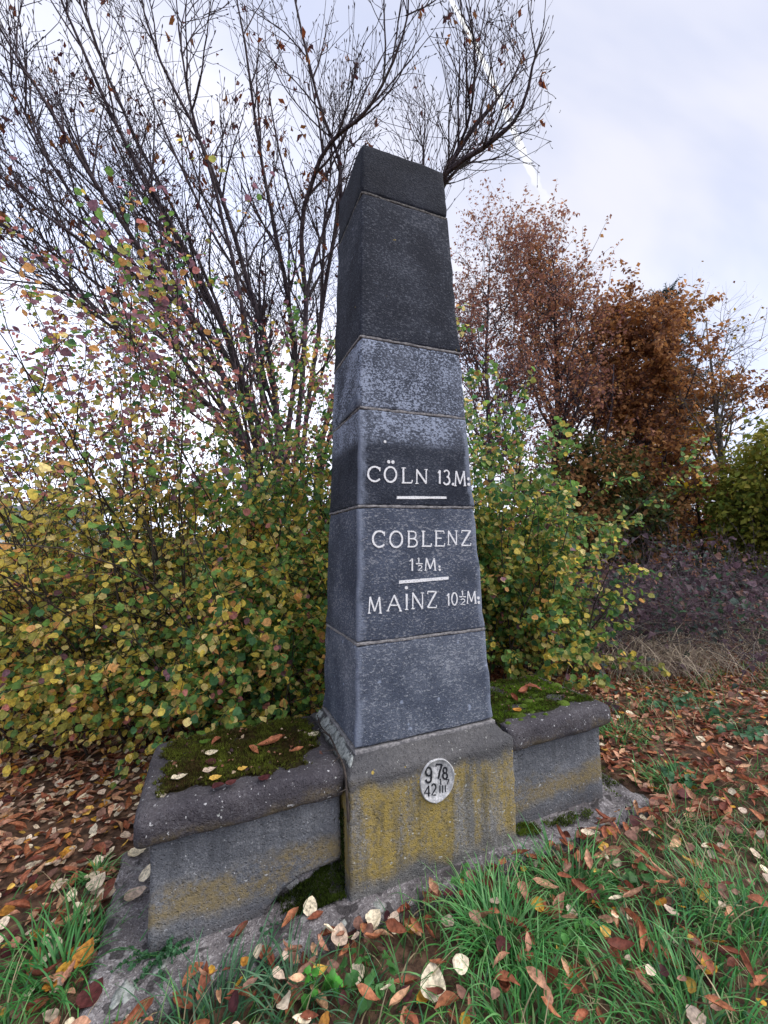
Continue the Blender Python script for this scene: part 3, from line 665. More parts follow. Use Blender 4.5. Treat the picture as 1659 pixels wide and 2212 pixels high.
# dark twig growing in the crack between left bench and base
def spline(P, n=24):
    P = np.array(P, float); t = np.linspace(0, len(P)-1, n); k = np.clip(t.astype(int), 0, len(P)-2); f = (t-k)[:, None]
    p0, p1, p2, p3 = P[np.maximum(k-1, 0)], P[k], P[k+1], P[np.minimum(k+2, len(P)-1)]
    return 0.5*((2*p1)+(-p0+p2)*f+(2*p0-5*p1+4*p2-p3)*f**2+(-p0+3*p1-3*p2+p3)*f**3)
P = spline([(-0.455, -0.372, 0.33), (-0.460, -0.372, 0.44), (-0.464, -0.35, 0.545), (-0.462, -0.22, 0.565), (-0.455, -0.08, 0.572), (-0.47, 0.05, 0.575), (-0.455, 0.2, 0.58)], 40)
side = [(spline([P[k], P[k]+rng.normal(0, 0.02, 3)+A([-0.02, 0.0, 0.012])], 4), np.linspace(0.003, 0.001, 4)) for k in range(8, 38, 3)]
V, Fx = tubes([(P, np.linspace(0.0065, 0.003, 40))]+side, 6); o = obj('creeping_twig', V, Fx, M_stem); tag(o, 'thin dark twig creeping up the crack between left bench and obelisk base', 'twig')

# ------------------------------------------------------------------ plants: branch growth
def grow(p0, d, L, r0, r1, K=7, wander=0.12, up=0.0, r=rng):
    pts = np.empty((K, 3)); pts[0] = p0; d = d/np.linalg.norm(d); st = L/(K-1)
    for k in range(1, K):
        d = d+r.normal(0, wander, 3); d[2] += up*st; d /= np.linalg.norm(d); pts[k] = pts[k-1]+d*st
    return pts, np.linspace(r0, r1, K)
def kids(path, n, t0, t1, ang, Lf, rf, K=6, wander=0.1, up=0.0, r=rng, r_tip=0.3, bias=None):
    P, rad = path; out = []; m = len(P)
    for t in np.linspace(t0, t1, n)+r.normal(0, 0.5*(t1-t0)/max(n, 1), n):
        t = min(max(t, 0.02), 0.99)*(m-1); k = min(int(t), m-2); f = t-k
        p = P[k]*(1-f)+P[k+1]*f; T = unit(P[k+1]-P[k]); q = r.normal(size=3)
        if bias is not None: q = q+bias
        q = unit(q-T*np.dot(q, T)); a = ang*r.uniform(0.7, 1.3); d = T*math.cos(a)+q*math.sin(a)
        L = Lf(t/(m-1))*r.uniform(0.6, 1.3); r0 = min(rf(t/(m-1)), rad[k]*0.85)
        out.append(grow(p, d, L, r0, r0*r_tip, K, wander, up, r))
    return out
def split_parts(name, paths, mat, parent, sides): 
    for pth in paths: V, Fx = tubes([pth], sides); obj(name, V, Fx, mat, parent)

# ---------------- big bare chestnut behind the left shrub
guides = [  # (image x, image y, metres ahead of the camera) from the photograph's main limbs, start radius
 ([(560, 1180, 6.6), (560, 1000, 6.5), (520, 830, 6.2), (350, 620, 5.6), (210, 420, 5.0), (60, 180, 4.5), (-40, 20, 4.2)], 0.085),
 ([(570, 1180, 6.7), (560, 1000, 6.6), (500, 760, 6.3), (380, 500, 5.8), (280, 330, 5.3), (160, 60, 4.9), (100, -80, 4.7)], 0.085),
 ([(600, 1180, 6.8), (600, 1000, 6.8), (590, 800, 6.6), (520, 560, 6.2), (440, 330, 5.7), (330, 100, 5.2), (285, -60, 5.0)], 0.09),
 ([(620, 1180, 7.0), (620, 980, 7.0), (640, 760, 6.8), (600, 500, 6.5), (560, 300, 6.2), (525, 60, 5.8), (500, -90, 5.6)], 0.08),
 ([(640, 1180, 6.6), (640, 960, 6.5), (662, 700, 6.1), (652, 480, 5.6), (700, 320, 5.1), (785, 240, 4.7), (862, 80, 4.3), (872, -40, 4.2)], 0.07),
 ([(650, 1180, 7.0), (655, 960, 7.0), (692, 700, 6.6), (745, 400, 6.0), (690, 210, 5.6), (640, 0, 5.2), (620, -100, 5.1)], 0.07),
 ([(680, 1180, 7.2), (690, 980, 7.0), (770, 740, 6.4), (880, 540, 5.6), (965, 378, 5.0), (1060, 312, 4.6), (1120, 255, 4.4), (1150, 150, 4.2), (1182, 88, 4.1)], 0.08),
 ([(690, 1180, 7.2), (700, 980, 7.0), (800, 720, 6.4), (900, 520, 5.7), (972, 372, 5.2), (1018, 245, 4.8), (1030, 100, 4.5), (1005, -20, 4.4)], 0.06),
 ([(550, 1180, 6.3), (520, 960, 6.1), (330, 760, 5.4), (150, 640, 4.9), (-60, 560, 4.5)], 0.065),
 ([(560, 1180, 6.4), (540, 1000, 6.3), (420, 700, 5.7), (200, 545, 5.0), (50, 430, 4.6), (-60, 330, 4.4)], 0.07),
 ([(620, 1180, 7.4), (610, 1000, 7.4), (560, 700, 7.2), (440, 480, 6.8), (330, 240, 6.4), (250, 20, 6.2)], 0.07),
 ([(560, 1180, 6.3), (540, 1000, 6.2), (380, 760, 5.8), (180, 600, 5.3), (40, 515, 5.0), (-60, 470, 4.8)], 0.05),
 ([(560, 1180, 6.1), (540, 980, 6.0), (300, 620, 5.4), (120, 380, 5.0), (20, 200, 4.7), (-30, 100, 4.5)], 0.05),
 ([(590, 1180, 6.7), (580, 1000, 6.6), (450, 600, 6.2), (280, 260, 5.6), (180, 20, 5.2), (150, -60, 5.1)], 0.055),
 ([(600, 1180, 6.2), (590, 980, 6.1), (540, 720, 5.7), (470, 430, 5.2), (400, 200, 4.8), (375, -30, 4.5)], 0.065),
]
bx0 = at(620, 1180, 6.8); base = A([bx0[0], bx0[1], float(gz(bx0[0], bx0[1]))])
chest = root('bare_chestnut_tree', 'large almost leafless many-stemmed tree with upturned twigs behind the left shrub', 'tree', tuple(base))
limbs, br1, br2, br3 = [], [], [], []
for pts, r0 in guides:
    W_ = A([at(*p) for p in pts]); W_ = np.concatenate([[base+rng.normal(0, 0.10, 3)*A([1, 1, 0])-A([0, 0, 0.1])], W_])
    P = spline(W_, 26); P[4:] += np.cumsum(rng.normal(0, 0.010, (22, 3)), 0)*A([1, 1, 0.6])
    limbs.append((P, r0*0.78*np.linspace(1, 0.05, 26)**0.9))
extra = [((590, 880, 6.6), 0.03, (-0.22, 0)), ((540, 900, 6.2), 0.03, (-0.5, -.1)), ((480, 800, 6.0), 0.028, (-0.7, -.1)), ((430, 700, 5.8), 0.026, (-0.45, 0)), ((350, 620, 5.6), 0.026, (-0.85, 0)), ((290, 520, 5.4), 0.024, (-0.6, 0)), ((640, 800, 6.8), 0.03, (-0.05, 0)), ((700, 700, 6.6), 0.03, (0.12, 0)), ((660, 900, 6.9), 0.03, (0.3, 0)), ((250, 700, 5.2), 0.024, (-0.9, 0)), ((450, 900, 6.0), 0.03, (-0.9, 0)), ((600, 900, 6.9), 0.035, (-0.30, 0.1)), ((560, 850, 6.4), 0.03, (-0.55, 0)), ((640, 850, 6.9), 0.03, (0.1, 0.1)), ((500, 760, 6.3), 0.03, (-0.4, -.2)), ((660, 640, 6.1), 0.028, (0.2, 0)),
         ((965, 378, 5.0), 0.026, (0.75, 0.0)), ((975, 440, 5.3), 0.022, (0.95, -0.1)), ((420, 620, 5.9), 0.03, (-0.7, 0)), ((330, 760, 5.4), 0.025, (-0.9, 0)), ((610, 760, 6.6), 0.03, (-0.12, 0)), ((860, 560, 5.8), 0.03, (0.45, 0))]
allp = np.concatenate([l[0][6:22] for l in limbs])
for a_, r0, (sx, sy_) in extra:
    p_ = at(*a_); p_ = allp[np.argmin(((allp-p_)**2).sum(1))]
    d = RIGHT*sx+A([0, 0, 1.0 if abs(sx) < 0.8 else 0.55])+FWD*(sy_-0.25)
    limbs.append(grow(p_, d, rng.uniform(1.9, 2.8)*(0.62 if a_[0] > 900 else 1), r0, 0.004, 14, 0.06, 0.12))
for q_, l in enumerate(limbs[:15]): br1 += kids(l, 15, 0.33, 0.97, 0.62, lambda t: (1.65*(1.15-t)+0.35)*(0.6 if q_ in (6, 7) else 1), lambda t: 0.017*(1.2-t)+0.005, 9, 0.07, 0.55)
for l in limbs[15:]: br1 += kids(l, 9, 0.2, 0.95, 0.62, lambda t: (1.0*(1.2-t)+0.3)*0.75, lambda t: 0.012*(1.2-t)+0.004, 9, 0.07, 0.5)
for l in br1: br2 += kids(l, 7, 0.12, 0.97, 0.68, lambda t: 0.66*(1.2-t)+0.16, lambda t: 0.0052, 6, 0.09, 0.8, r_tip=0.55)
for l in br2: br3 += kids(l, 2, 0.35, 0.95, 0.75, lambda t: 0.22, lambda t: 0.0034, 5, 0.10, 1.0, r_tip=0.7)
def trim(paths):
    out = []
    for P, rd in paths:
        px, py, Z = view(P)
        if not ((px > rng.uniform(1090, 1225)) & (py < 620)).any(): out.append((P, rd))
    return out
limbs, br1, br2, br3 = limbs[:15]+trim(limbs[15:]), trim(br1), trim(br2), trim(br3)
split_parts('limb', limbs, M_bark, chest, 8)
buds = [(np.array([p[-2]*0.15+p[-1]*0.85, p[-1], p[-1]+unit(p[-1]-p[-2])*0.014, p[-1]+unit(p[-1]-p[-2])*0.026]), np.array([0.0035, 0.0065, 0.006, 0.001])) for p, _ in br2+br3]
V, Fx, _ = join([tubes(br1, 4), tubes(br2+br3, 3)]); V2, F2 = tubes(buds, 3); V, Fx, _ = join([(V, Fx), (V2, F2)])
obj('twigs', V, Fx, M_bark, chest, kind='stuff')
# the few withered leaves that still hang on
tw = [p for p, _ in br3]; pos = []
for _ in range(1500):
    p = tw[rng.integers(len(tw))]; c = p[rng.integers(2, 5)]
    vx, vy, _z = view(c)
    if rng.uniform() < (0.9 if 400 < vx < 700 and 60 < vy < 420 else 0.35): 
        for __ in range(rng.integers(1, 5)): pos.append(c+rng.normal(0, 0.02, 3))
pos = np.array(pos); n = len(pos); lt = leaf_template(oblong, 0.5, 0.3, 0.2, 4, 3)
Y = unit(A([0, 0, -0.9])+rng.normal(0, 0.5, (n, 3))); pal = np.array([lin(70, 38, 42), lin(96, 50, 44), lin(120, 66, 38), lin(140, 92, 50)])
V, Fx, C = scatter(*lt, pos, frames(Y, rand_dirs(n)), rng.uniform(0.05, 0.11, n), pal[rng.integers(0, 4, n)])
obj('leaves', V, Fx, M_leaf, chest, C, kind='stuff')

# ---------------- leafy shrubs
LT = [leaf_template(roundl, f_, c_, 0.12, 5, s_) for f_, c_, s_ in ((0.25, 0.15, 1), (0.1, 0.3, 2), (0.45, 0.05, 3), (0.2, -0.15, 4))]
def light_leaf(w1, w2, w3, fold, curl, pts):
    """a cheap folded blade: two halves hinged on the midrib"""
    ts = {3: (0.14, 0.45, 0.78), 1: (0.45,)}[pts]; ws = {3: (w1, w2, w3), 1: (w2,)}[pts]
    L = [(-w, t, fold*w-curl*t*t) for w, t in zip(ws, ts)]; Q = [(w, t, fold*w-curl*t*t) for w, t in zip(ws, ts)]
    V = np.array([(0, 0, 0), (0, 1, -curl)]+L+Q); n = len(ts)
    return V, np.array([[0, 1]+[2+n-1-k for k in range(n)], [0]+[2+n+k for k in range(n)]+[1]])
LTL = [light_leaf(0.32, 0.5, 0.34, f_, c_, 3) for f_, c_ in ((0.25, 0.15), (0.1, 0.3), (0.45, 0.05), (0.2, -0.15))]
def leaves_on(paths, per, size, r, spread=0.3, droop=0.35):
    pos, Y = [], []
    for P, _ in paths:
        L = np.linalg.norm(np.diff(P, axis=0), axis=1).sum(); n = max(2, int(per*L))
        for t in np.linspace(0.12, 1, n):
            f = t*(len(P)-1); k = min(int(f), len(P)-2); p = P[k]*(1-(f-k))+P[k+1]*(f-k); T = unit(P[k+1]-P[k])
            for s in (-1, 1):
                if r.uniform() < 0.12: continue
                q = r.normal(size=3); q = unit(q-T*np.dot(q, T)); pos.append(p+q*0.012); Y.append(T*0.45+q*0.9+A([0, 0, -droop])+r.normal(0, spread, 3))
    pos, Y = np.array(pos), np.array(Y); n = len(pos)
    N = A([0, 0, 0.8])-FWD*0.55+r.normal(0, 0.55, (n, 3)); return pos, frames(Y, N), size*r.uniform(0.55, 1.3, n)
def foliage(parent, pos, R, s, col, mat, name='foliage', solo=300, cmax=26, pool_name='leaf', T=LT, seed=1, low=None):
    """the leaves that show largest become parts of their own, the others one joined part"""
    r = np.random.default_rng(seed); n = len(pos); px, py, Z = view(pos); tid = r.integers(0, len(T), n)
    sc_ = s/np.maximum(Z, 0.3)*((px > 5) & (px < 1654) & (py > 5) & (py < 2207) & (Z > 0.4))
    if solo:
        big = np.argsort(-sc_)[:solo]; cl = col[big]
        cent = cl[r.choice(len(cl), cmax, replace=False)]; lab = np.argmin(((cl[:, None]-cent[None])**2).sum(-1), 1)
        cache = {}
        for k, b in enumerate(big):
            key = (lab[k], tid[b])
            if key not in cache: cache[key] = mesh_data('leaf', T[tid[b]][0], T[tid[b]][1], mat, cent[lab[k]])
            M = np.eye(4); M[:3, :3] = R[b]*s[b]; M[:3, 3] = pos[b]; place(pool_name, cache[key], M, parent)
        rest = np.ones(n, bool); rest[big] = False
    else: rest = np.ones(n, bool)
    T2 = low or T
    parts = [scatter(*T2[t], pos[rest & (tid == t)], R[rest & (tid == t)], s[rest & (tid == t)], col[rest & (tid == t)]) for t in range(len(T))]
    V, Fx, C = join([p for p in parts if len(p[0])]); return obj(name, V, Fx, mat, parent, C, kind='stuff')
def pick(pal, prob, r):
    """prob: N x len(pal)"""
    c = np.cumsum(prob/prob.sum(1, keepdims=True), 1); k = (r.uniform(size=(len(prob), 1)) > c).sum(1).clip(0, len(pal)-1); return np.array(pal)[k]
GRN, DGR, YEL_, PYL, ORA, PUR, PNK, OLV = lin(108, 146, 74), lin(72, 114, 72), lin(214, 194, 92), lin(222, 204, 138), lin(206, 156, 98), lin(134, 98, 112), lin(186, 122, 118), lin(154, 156, 84)

r = np.random.default_rng(21)
shrubL = root('leafy_shrub', 'big spreading shrub with round yellow, green and purplish leaves left of the obelisk', 'shrub', (-1.6, 1.9, 0.0))
stems, s2, s3 = [], [], []
for _ in range(150):
    u = r.uniform(); Z = r.uniform(3.3, 5.2); px = r.uniform(-60, 700) if u < 0.8 else r.uniform(560, 760)
    g0 = CAM+ray(px, 1175)*Z; p0 = A([g0[0], g0[1], 0.0])
    if -1.5 < p0[0] < 1.6 and p0[1] < 0.62: continue
    side_ = (px-420)/420; d = RIGHT*(0.35*side_+r.normal(0, 0.28))-FWD*(0.22+r.normal(0, 0.22))+A([0, 0, 1.0])
    L = r.uniform(1.8, 4.6)*(1.0 if px < 560 else 0.85); stems.append(grow(p0, d, L, 0.010, 0.002, 12, 0.10, -0.20, r))
for _ in range(66):                                         # the tallest shoots, further back
    px = r.uniform(-80, 620); Z = r.uniform(3.9, 5.0); g0 = CAM+ray(px, 1175)*Z; p0 = A([g0[0], g0[1], 0.0])
    stems.append(grow(p0, RIGHT*r.normal(-0.05, 0.16)-FWD*(0.1+r.normal(0, 0.12))+A([0, 0, 1.0]), r.uniform(3.8, 5.0), 0.011, 0.002, 12, 0.08, -0.06, r))
for _ in range(70):                                         # the skirt of low shoots in front
    px = r.uniform(-40, 700); Z = np.interp(px, [0, 350, 700], [4.1, 3.35, 2.95])+r.uniform(-0.1, 0.5); g0 = CAM+ray(px, 1175)*Z; p0 = A([g0[0], g0[1], 0])
    if -1.5 < p0[0] < 1.6 and p0[1] < 0.55: continue
    d = RIGHT*r.normal(0, 0.4)-FWD*r.uniform(0, 0.35)+A([0, 0, 1.0]); stems.append(grow(p0, d, r.uniform(0.7, 1.6), 0.008, 0.003, 8, 0.10, -0.25, r))
for l in stems: s2 += kids(l, 9, 0.15, 0.98, 0.85, lambda t: 0.62*(1.25-t)+0.15, lambda t: 0.0042, 6, 0.12, -0.1, r, 0.5)
for l in s2: s3 += kids(l, 2, 0.3, 0.9, 0.8, lambda t: 0.22, lambda t: 0.0022, 4, 0.12, 0, r, 0.6)
def clear_of_stone(paths):
    out = []
    for P, rd in paths:
        px, py, Z = view(P); x, y = P[:, 0], P[:, 1]
        if ((px > 625) & (px < 1120) & (Z < 2.95)).any() or ((x > -1.36) & (x < 1.3) & (y < 0.33)).any(): continue
        out.append((P, rd))
    return out
V, Fx = tubes(clear_of_stone(stems+s2+s3), 3); obj('branches', V, Fx, M_stem, shrubL, kind='stuff')
poles = [([(345, 1330, 3.9), (342, 1253, 3.85), (320, 1160, 3.8), (270, 1066, 3.7), (243, 990, 3.6), (225, 900, 3.55), (232, 760, 3.5)], 0.022), ([(350, 1330, 3.8), (340, 1260, 3.75), (212, 1292, 3.5), (110, 1250, 3.35), (-30, 1232, 3.2)], 0.018),
         ([(350, 1330, 3.75), (330, 1275, 3.7), (212, 1325, 3.45), (90, 1350, 3.25), (-30, 1372, 3.1)], 0.013), ([(355, 1335, 3.7), (320, 1300, 3.6), (200, 1370, 3.3), (80, 1450, 3.05), (-30, 1540, 2.9)], 0.013),
         ([(352, 1320, 3.9), (350, 1240, 3.9), (355, 1130, 3.85), (328, 1010, 3.8), (315, 900, 3.75), (300, 760, 3.7)], 0.015), ([(352, 1340, 4.0), (375, 1220, 4.0), (395, 1080, 4.0), (380, 900, 3.9), (405, 700, 3.8)], 0.012),
         ([(350, 1340, 3.8), (290, 1230, 3.7), (170, 1150, 3.5), (40, 1080, 3.4), (-40, 1040, 3.3)], 0.011)]
pp = []
for pts, r0 in poles:
    W_ = A([at(*p) for p in pts]); g0 = A([W_[0][0]+0.02, W_[0][1]+0.1, -0.05]); W_ = np.concatenate([[g0], W_]); P = spline(W_, 24); P[4:] += np.cumsum(r.normal(0, 0.006, (20, 3)), 0); pp.append((P, r0*np.linspace(1.1, 0.12, 24)))
split_parts('stem', pp, M_pole, shrubL, 7)
pk = []
for l in pp: pk += kids(l, 7, 0.3, 0.97, 0.8, lambda t: 0.5, lambda t: 0.004, 6, 0.12, 0.1, r, 0.5)
V, Fx = tubes(pk, 4); obj('side_twigs', V, Fx, M_stem, shrubL, kind='stuff')
pos, R, s = leaves_on(clear_of_stone(s2+s3)+pk, 24, 0.045, r)
px, py, Z = view(pos); ok = (pos[:, 2] > 0.03) & (Z > 1.3) & ~((pos[:, 0] > -1.45) & (pos[:, 0] < 1.3) & (pos[:, 1] < 0.33)) & ~((px > 560) & (Z < 2.3)) & ~((px > 640) & (px < 1120) & (Z < 2.95))
ok &= ~((px < 430) & (py > 980) & (py < 1430) & (Z < 3.85) & (r.uniform(size=len(pos)) < 0.55))
thin = np.where(py < 1000, np.clip((py-300)/300, 0.22, 1)*(1-0.42*np.clip(1-np.abs(py-860)/230, 0, 1)*(px < 600)), 1.0)*np.where((px < 640) & (py < 1050), 0.8, 1); ok &= r.uniform(size=len(pos)) < thin
pos, R, s = pos[ok], R[ok], s[ok]; hgt = pos[:, 2]; lat = (pos-CAM)@RIGHT
up_ = sstep(1.8, 2.7, hgt)*sstep(0.6, -1.2, lat); rt = sstep(-2.4, -0.6, lat); lo = sstep(1.9, 0.9, hgt); pat = gnoise(pos[:, 0]+pos[:, 2], pos[:, 1]-pos[:, 2], 77, 1.7)
prob = np.stack([0.5+1.3*rt*(1+pat), 0.25+1.0*rt*(1+pat), (1.0-0.4*rt)*(1-up_*0.75)*(1.1-pat), 0.55*(1-up_), 0.25+0.35*up_, 0.05+1.7*up_, 0.08+0.7*up_, 0.9+0*up_], 1).clip(0.01)
col = pick([GRN, DGR, YEL_, PYL, ORA, PUR, PNK, OLV], prob, r)*r.uniform(0.85, 1.6, (len(pos), 1))
foliage(shrubL, pos, R, s, col, M_leaf, seed=2, low=LTL)

r = np.random.default_rng(33)
shrubR = root('leafy_shrub', 'dense green and yellow shrub standing right behind the obelisk over the right bench', 'shrub', (2.2, 2.0, 0.0))
stems, s2, s3 = [], [], []
for _ in range(95):
    px = r.uniform(760, 1215); Z = r.uniform(4.3, 5.8); g0 = CAM+ray(px, 1165)*Z; p0 = A([g0[0], g0[1], 0.0])
    d = RIGHT*((px-1060)/300*0.28+r.normal(0, 0.2))-FWD*(0.1+r.normal(0, 0.2))+A([0, 0, 1.0]); stems.append(grow(p0, d, r.uniform(1.3, 3.5)*(1 if px < 1180 else 0.8), 0.012, 0.004, 10, 0.07, -0.12, r))
for l in stems: s2 += kids(l, 10, 0.08, 0.98, 0.85, lambda t: 0.55*(1.25-t)+0.15, lambda t: 0.004, 6, 0.12, -0.15, r, 0.5)
for l in s2: s3 += kids(l, 2, 0.3, 0.9, 0.8, lambda t: 0.22, lambda t: 0.0022, 4, 0.12, 0, r, 0.6)
s2, s3 = clear_of_stone(s2), clear_of_stone(s3); V, Fx = tubes(clear_of_stone(stems)+s2+s3, 3); obj('branches', V, Fx, M_stem, shrubR, kind='stuff')
pos, R, s = leaves_on(s2+s3, 27, 0.056, r, droop=0.45); ok = (pos[:, 2] > 0.05) & ~((pos[:, 0] < 1.3) & (pos[:, 1] < 0.4)); pos, R, s = pos[ok], R[ok], s[ok]
lat = (pos-CAM)@RIGHT; hgt = pos[:, 2]; top = sstep(1.5, 2.6, hgt); pat = gnoise(pos[:, 0]+pos[:, 2], pos[:, 1]-pos[:, 2], 78, 1.7)
prob = np.stack([1.7+1.3*top+0.5*pat, 0.9+0.6*top-0.2*pat, 0.65-0.4*top-0.3*pat, 0.3+0*top, 0.2+0*top, 0.06+0*top, 0.03+0*top, 1.2-0.3*top], 1).clip(0.01)
col = pick([GRN, DGR, YEL_, PYL, ORA, PUR, PNK, OLV], prob, r)*r.uniform(0.75, 1.45, (len(pos), 1))
foliage(shrubR, pos, R, s, col, M_leaf, seed=3, low=LTL)

# ---------------- trees further back on the right
FT = [light_leaf(0, w_, 0, f_, c_, 1) for w_, f_, c_ in ((0.36, 0.3, 0.2), (0.42, 0.15, 0.3), (0.32, 0.5, 0.1))]
def tree(name, label, base, H, rad, pal, leaf, per, seed, crown_z=0.2, n1=16, bark_=M_bark, wide=1.0, leafy=1.0, lean=(0, 0), solo=0, ang=1.0, upc=0.25, sub=7, mat=M_far):
    r = np.random.default_rng(seed); b = A([base[0], base[1], float(gz(base[0], base[1]))-0.05]); t = root(name, label, 'tree', tuple(b))
    tr = grow(b, A([lean[0], lean[1], 1.0]), H, rad, rad*0.08, 16, 0.04, 0.3, r); V, Fx = tubes([tr], 9); obj('trunk', V, Fx, bark_, t)
    l1 = kids(tr, n1, crown_z, 0.97, ang, lambda q: wide*H*0.36*(1.12-q)+0.4, lambda q: rad*0.42*(1.15-q), 9, 0.09, upc, r, 0.2); split_parts('limb', l1, bark_, t, 6)
    l2, l3 = [], []
    for l in l1: l2 += kids(l, sub, 0.15, 0.98, 0.75, lambda q: wide*H*0.13*(1.15-q)+0.25, lambda q: 0.014, 6, 0.12, 0.15, r, 0.3)
    for l in l2: l3 += kids(l, 5, 0.1, 0.97, 0.8, lambda q: 0.5, lambda q: 0.006, 4, 0.12, 0.1, r, 0.4)
    V, Fx = tubes(l2+l3, 3); obj('twigs', V, Fx, bark_, t, kind='stuff')
    if leafy:
        pos, R, s = leaves_on(l3, per, leaf, r, 0.35, 0.5); k = r.uniform(size=len(pos)) < leafy; pos, R, s = pos[k], R[k], s[k]
        cl = gnoise(pos[:, 0]*1.3+pos[:, 2], pos[:, 1]+pos[:, 2], seed, 1.0)+r.normal(0, 0.5, len(pos)); pal = np.array(pal); ix = np.clip(((cl+1.2)/2.4*len(pal)).astype(int), 0, len(pal)-1)
        foliage(t, pos, R, s, pal[ix]*r.uniform(0.7, 1.2, (len(pos), 1)), mat, solo=solo, T=FT, seed=seed)
    return t
def gpt(px, Z):
    p = CAM+ray(px, 1165)*Z; return p[0], p[1]
COP = [lin(124, 86, 68), lin(152, 106, 70), lin(180, 128, 78), lin(200, 152, 98)]
RED = [lin(136, 96, 92), lin(156, 110, 94), lin(174, 124, 92), lin(188, 142, 92)]
tree('beech_tree', 'dense copper-brown leaved tree right of the reddish tree', gpt(1385, 10.5), 7.0, 0.13, COP, 0.10, 24, 61, 0.04, 46, wide=1.05, leafy=1.0, sub=10, upc=0.1)
tree('hornbeam_tree', 'tall reddish-brown thinning tree behind the right shrub', gpt(1185, 10.5), 8.6, 0.14, RED, 0.08, 18, 62, 0.12, 42, wide=1.15, leafy=0.72, ang=0.8, upc=0.45, sub=10)
tree('young_tree', 'slender tree with small dark red leaves close behind obelisk top', gpt(1060, 8.6), 8.0, 0.09, RED[:3], 0.06, 14, 66, 0.28, 28, wide=0.9, leafy=0.75, sub=9, ang=0.7, upc=0.5)
tree('bare_tree', 'small bare tree with few leaves against the sky at right edge', gpt(1592, 8.6), 6.6, 0.11, [lin(110, 80, 70), lin(150, 120, 50), lin(190, 160, 50)], 0.07, 3, 63, 0.42, 18, M_pole, wide=0.75, leafy=0.25, ang=0.8, upc=0.5, sub=5)
YG = [lin(100, 122, 54), lin(126, 140, 60), lin(150, 154, 66), lin(174, 166, 76)]
tree('hazel_tree', 'yellow-green leaved bushy tree at the right edge', gpt(1735, 7.6), 3.0, 0.07, YG, 0.10, 14, 64, 0.15, 28, M_stem, wide=1.2, sub=9)
tree('hazel_tree', 'low green and tan tree in the shade under the copper tree', gpt(1290, 9.0), 3.0, 0.06, [lin(60, 78, 44), lin(90, 96, 50), lin(150, 110, 70), lin(170, 130, 84)], 0.10, 13, 67, 0.1, 26, M_stem, wide=1.4, sub=9)
tree('maple_tree', 'slim tree with clear yellow leaves before the spruce', gpt(1520, 8.8), 3.9, 0.05, [lin(190, 160, 40), lin(214, 184, 50), lin(120, 120, 50)], 0.085, 5, 68, 0.4, 10, M_stem, wide=0.7, leafy=0.6)
# spruce
r = np.random.default_rng(71); sx, sy_ = gpt(1480, 13.5); sb = A([sx, sy_, float(gz(sx, sy_))-0.05]); spruce = root('spruce_tree', 'dark blue-green spruce rising behind the copper-brown tree', 'tree', tuple(sb))
H = 9.9; tr = grow(sb, A([0, 0, 1.0]), H, 0.16, 0.01, 14, 0.01, 0.2, r); V, Fx = tubes([tr], 8); obj('trunk', V, Fx, M_bark, spruce)
l1, l2 = [], []
for q in np.linspace(0.08, 0.985, 120):
    f = q*13; k = min(int(f), 12); p = tr[0][k]*(1-(f-k))+tr[0][k+1]*(f-k); a_ = r.uniform(0, 6.283); l1.append(grow(p, A([math.cos(a_), math.sin(a_), 0.25-0.35*(1-q)]), (2.7*(1-q)+0.25)*r.uniform(0.75, 1.1), 0.025*(1.1-q)+0.004, 0.003, 8, 0.04, 0.10, r))
for l in l1: l2 += kids(l, 9, 0.15, 0.97, 0.9, lambda t: 0.55*(1.1-t)+0.12, lambda t: 0.006, 4, 0.06, -0.3, r, 0.4)
V, Fx = tubes(l1+l2, 4); obj('branches', V, Fx, M_bark, spruce, kind='stuff')
pos, Y = [], []
for P, _ in l2+l1:
    for t in np.linspace(0.1, 1, 9):
        f = t*(len(P)-1); k = min(int(f), len(P)-2); T = unit(P[k+1]-P[k])
        for __ in range(3): pos.append(P[k]*(1-(f-k))+P[k+1]*(f-k)); Y.append(T*0.8+r.normal(0, 0.6, 3))
pos, Y = np.array(pos), np.array(Y); n = len(pos); tV = [(-0.10, 0, 0), (0.10, 0, 0), (0.03, 1, 0), (-0.03, 1, 0)]
V, Fx, C = scatter(tV, np.array([(0, 1, 2, 3)]), pos, frames(Y, rand_dirs(n, r)), r.uniform(0.07, 0.13, n), A([0.030, 0.052, 0.045])*r.uniform(0.6, 1.4, (n, 1))); obj('needles', V, Fx, M_needle, spruce, C, kind='stuff')
# a far wood closing the gaps low down
r = np.random.default_rng(81); n = 26000
px = r.uniform(700, 1900, n); Z = r.uniform(13, 19, n); g0 = CAM+((FWD[None]+RIGHT[None]*((px-829.5)/F_PX)[:, None])*Z[:, None]); hh = 2.6+1.1*gnoise(g0[:, 0], g0[:, 1], 5, 0.4)
pos = np.stack([g0[:, 0], g0[:, 1], r.uniform(0, 1, n)**0.8*np.maximum(hh, 0.8)], 1)
V, Fx, C = scatter(*FT[0], pos, frames(rand_dirs(n, r), rand_dirs(n, r)), r.uniform(0.10, 0.22, n), np.array([lin(44, 54, 34), lin(60, 66, 38), lin(80, 62, 40)])[r.integers(0, 3, n)]); obj('far_wood', V, Fx, M_far, None, C, kind='stuff')
n = 12000; px = r.uniform(-700, 760, n); Z = r.uniform(60, 90, n); g0 = CAM+((FWD[None]+RIGHT[None]*((px-829.5)/F_PX)[:, None])*Z[:, None]); hh = 4.0+1.6*gnoise(g0[:, 0], g0[:, 1], 6, 0.12)
pos = np.stack([g0[:, 0], g0[:, 1], r.uniform(0, 1, n)*np.maximum(hh, 1)], 1)
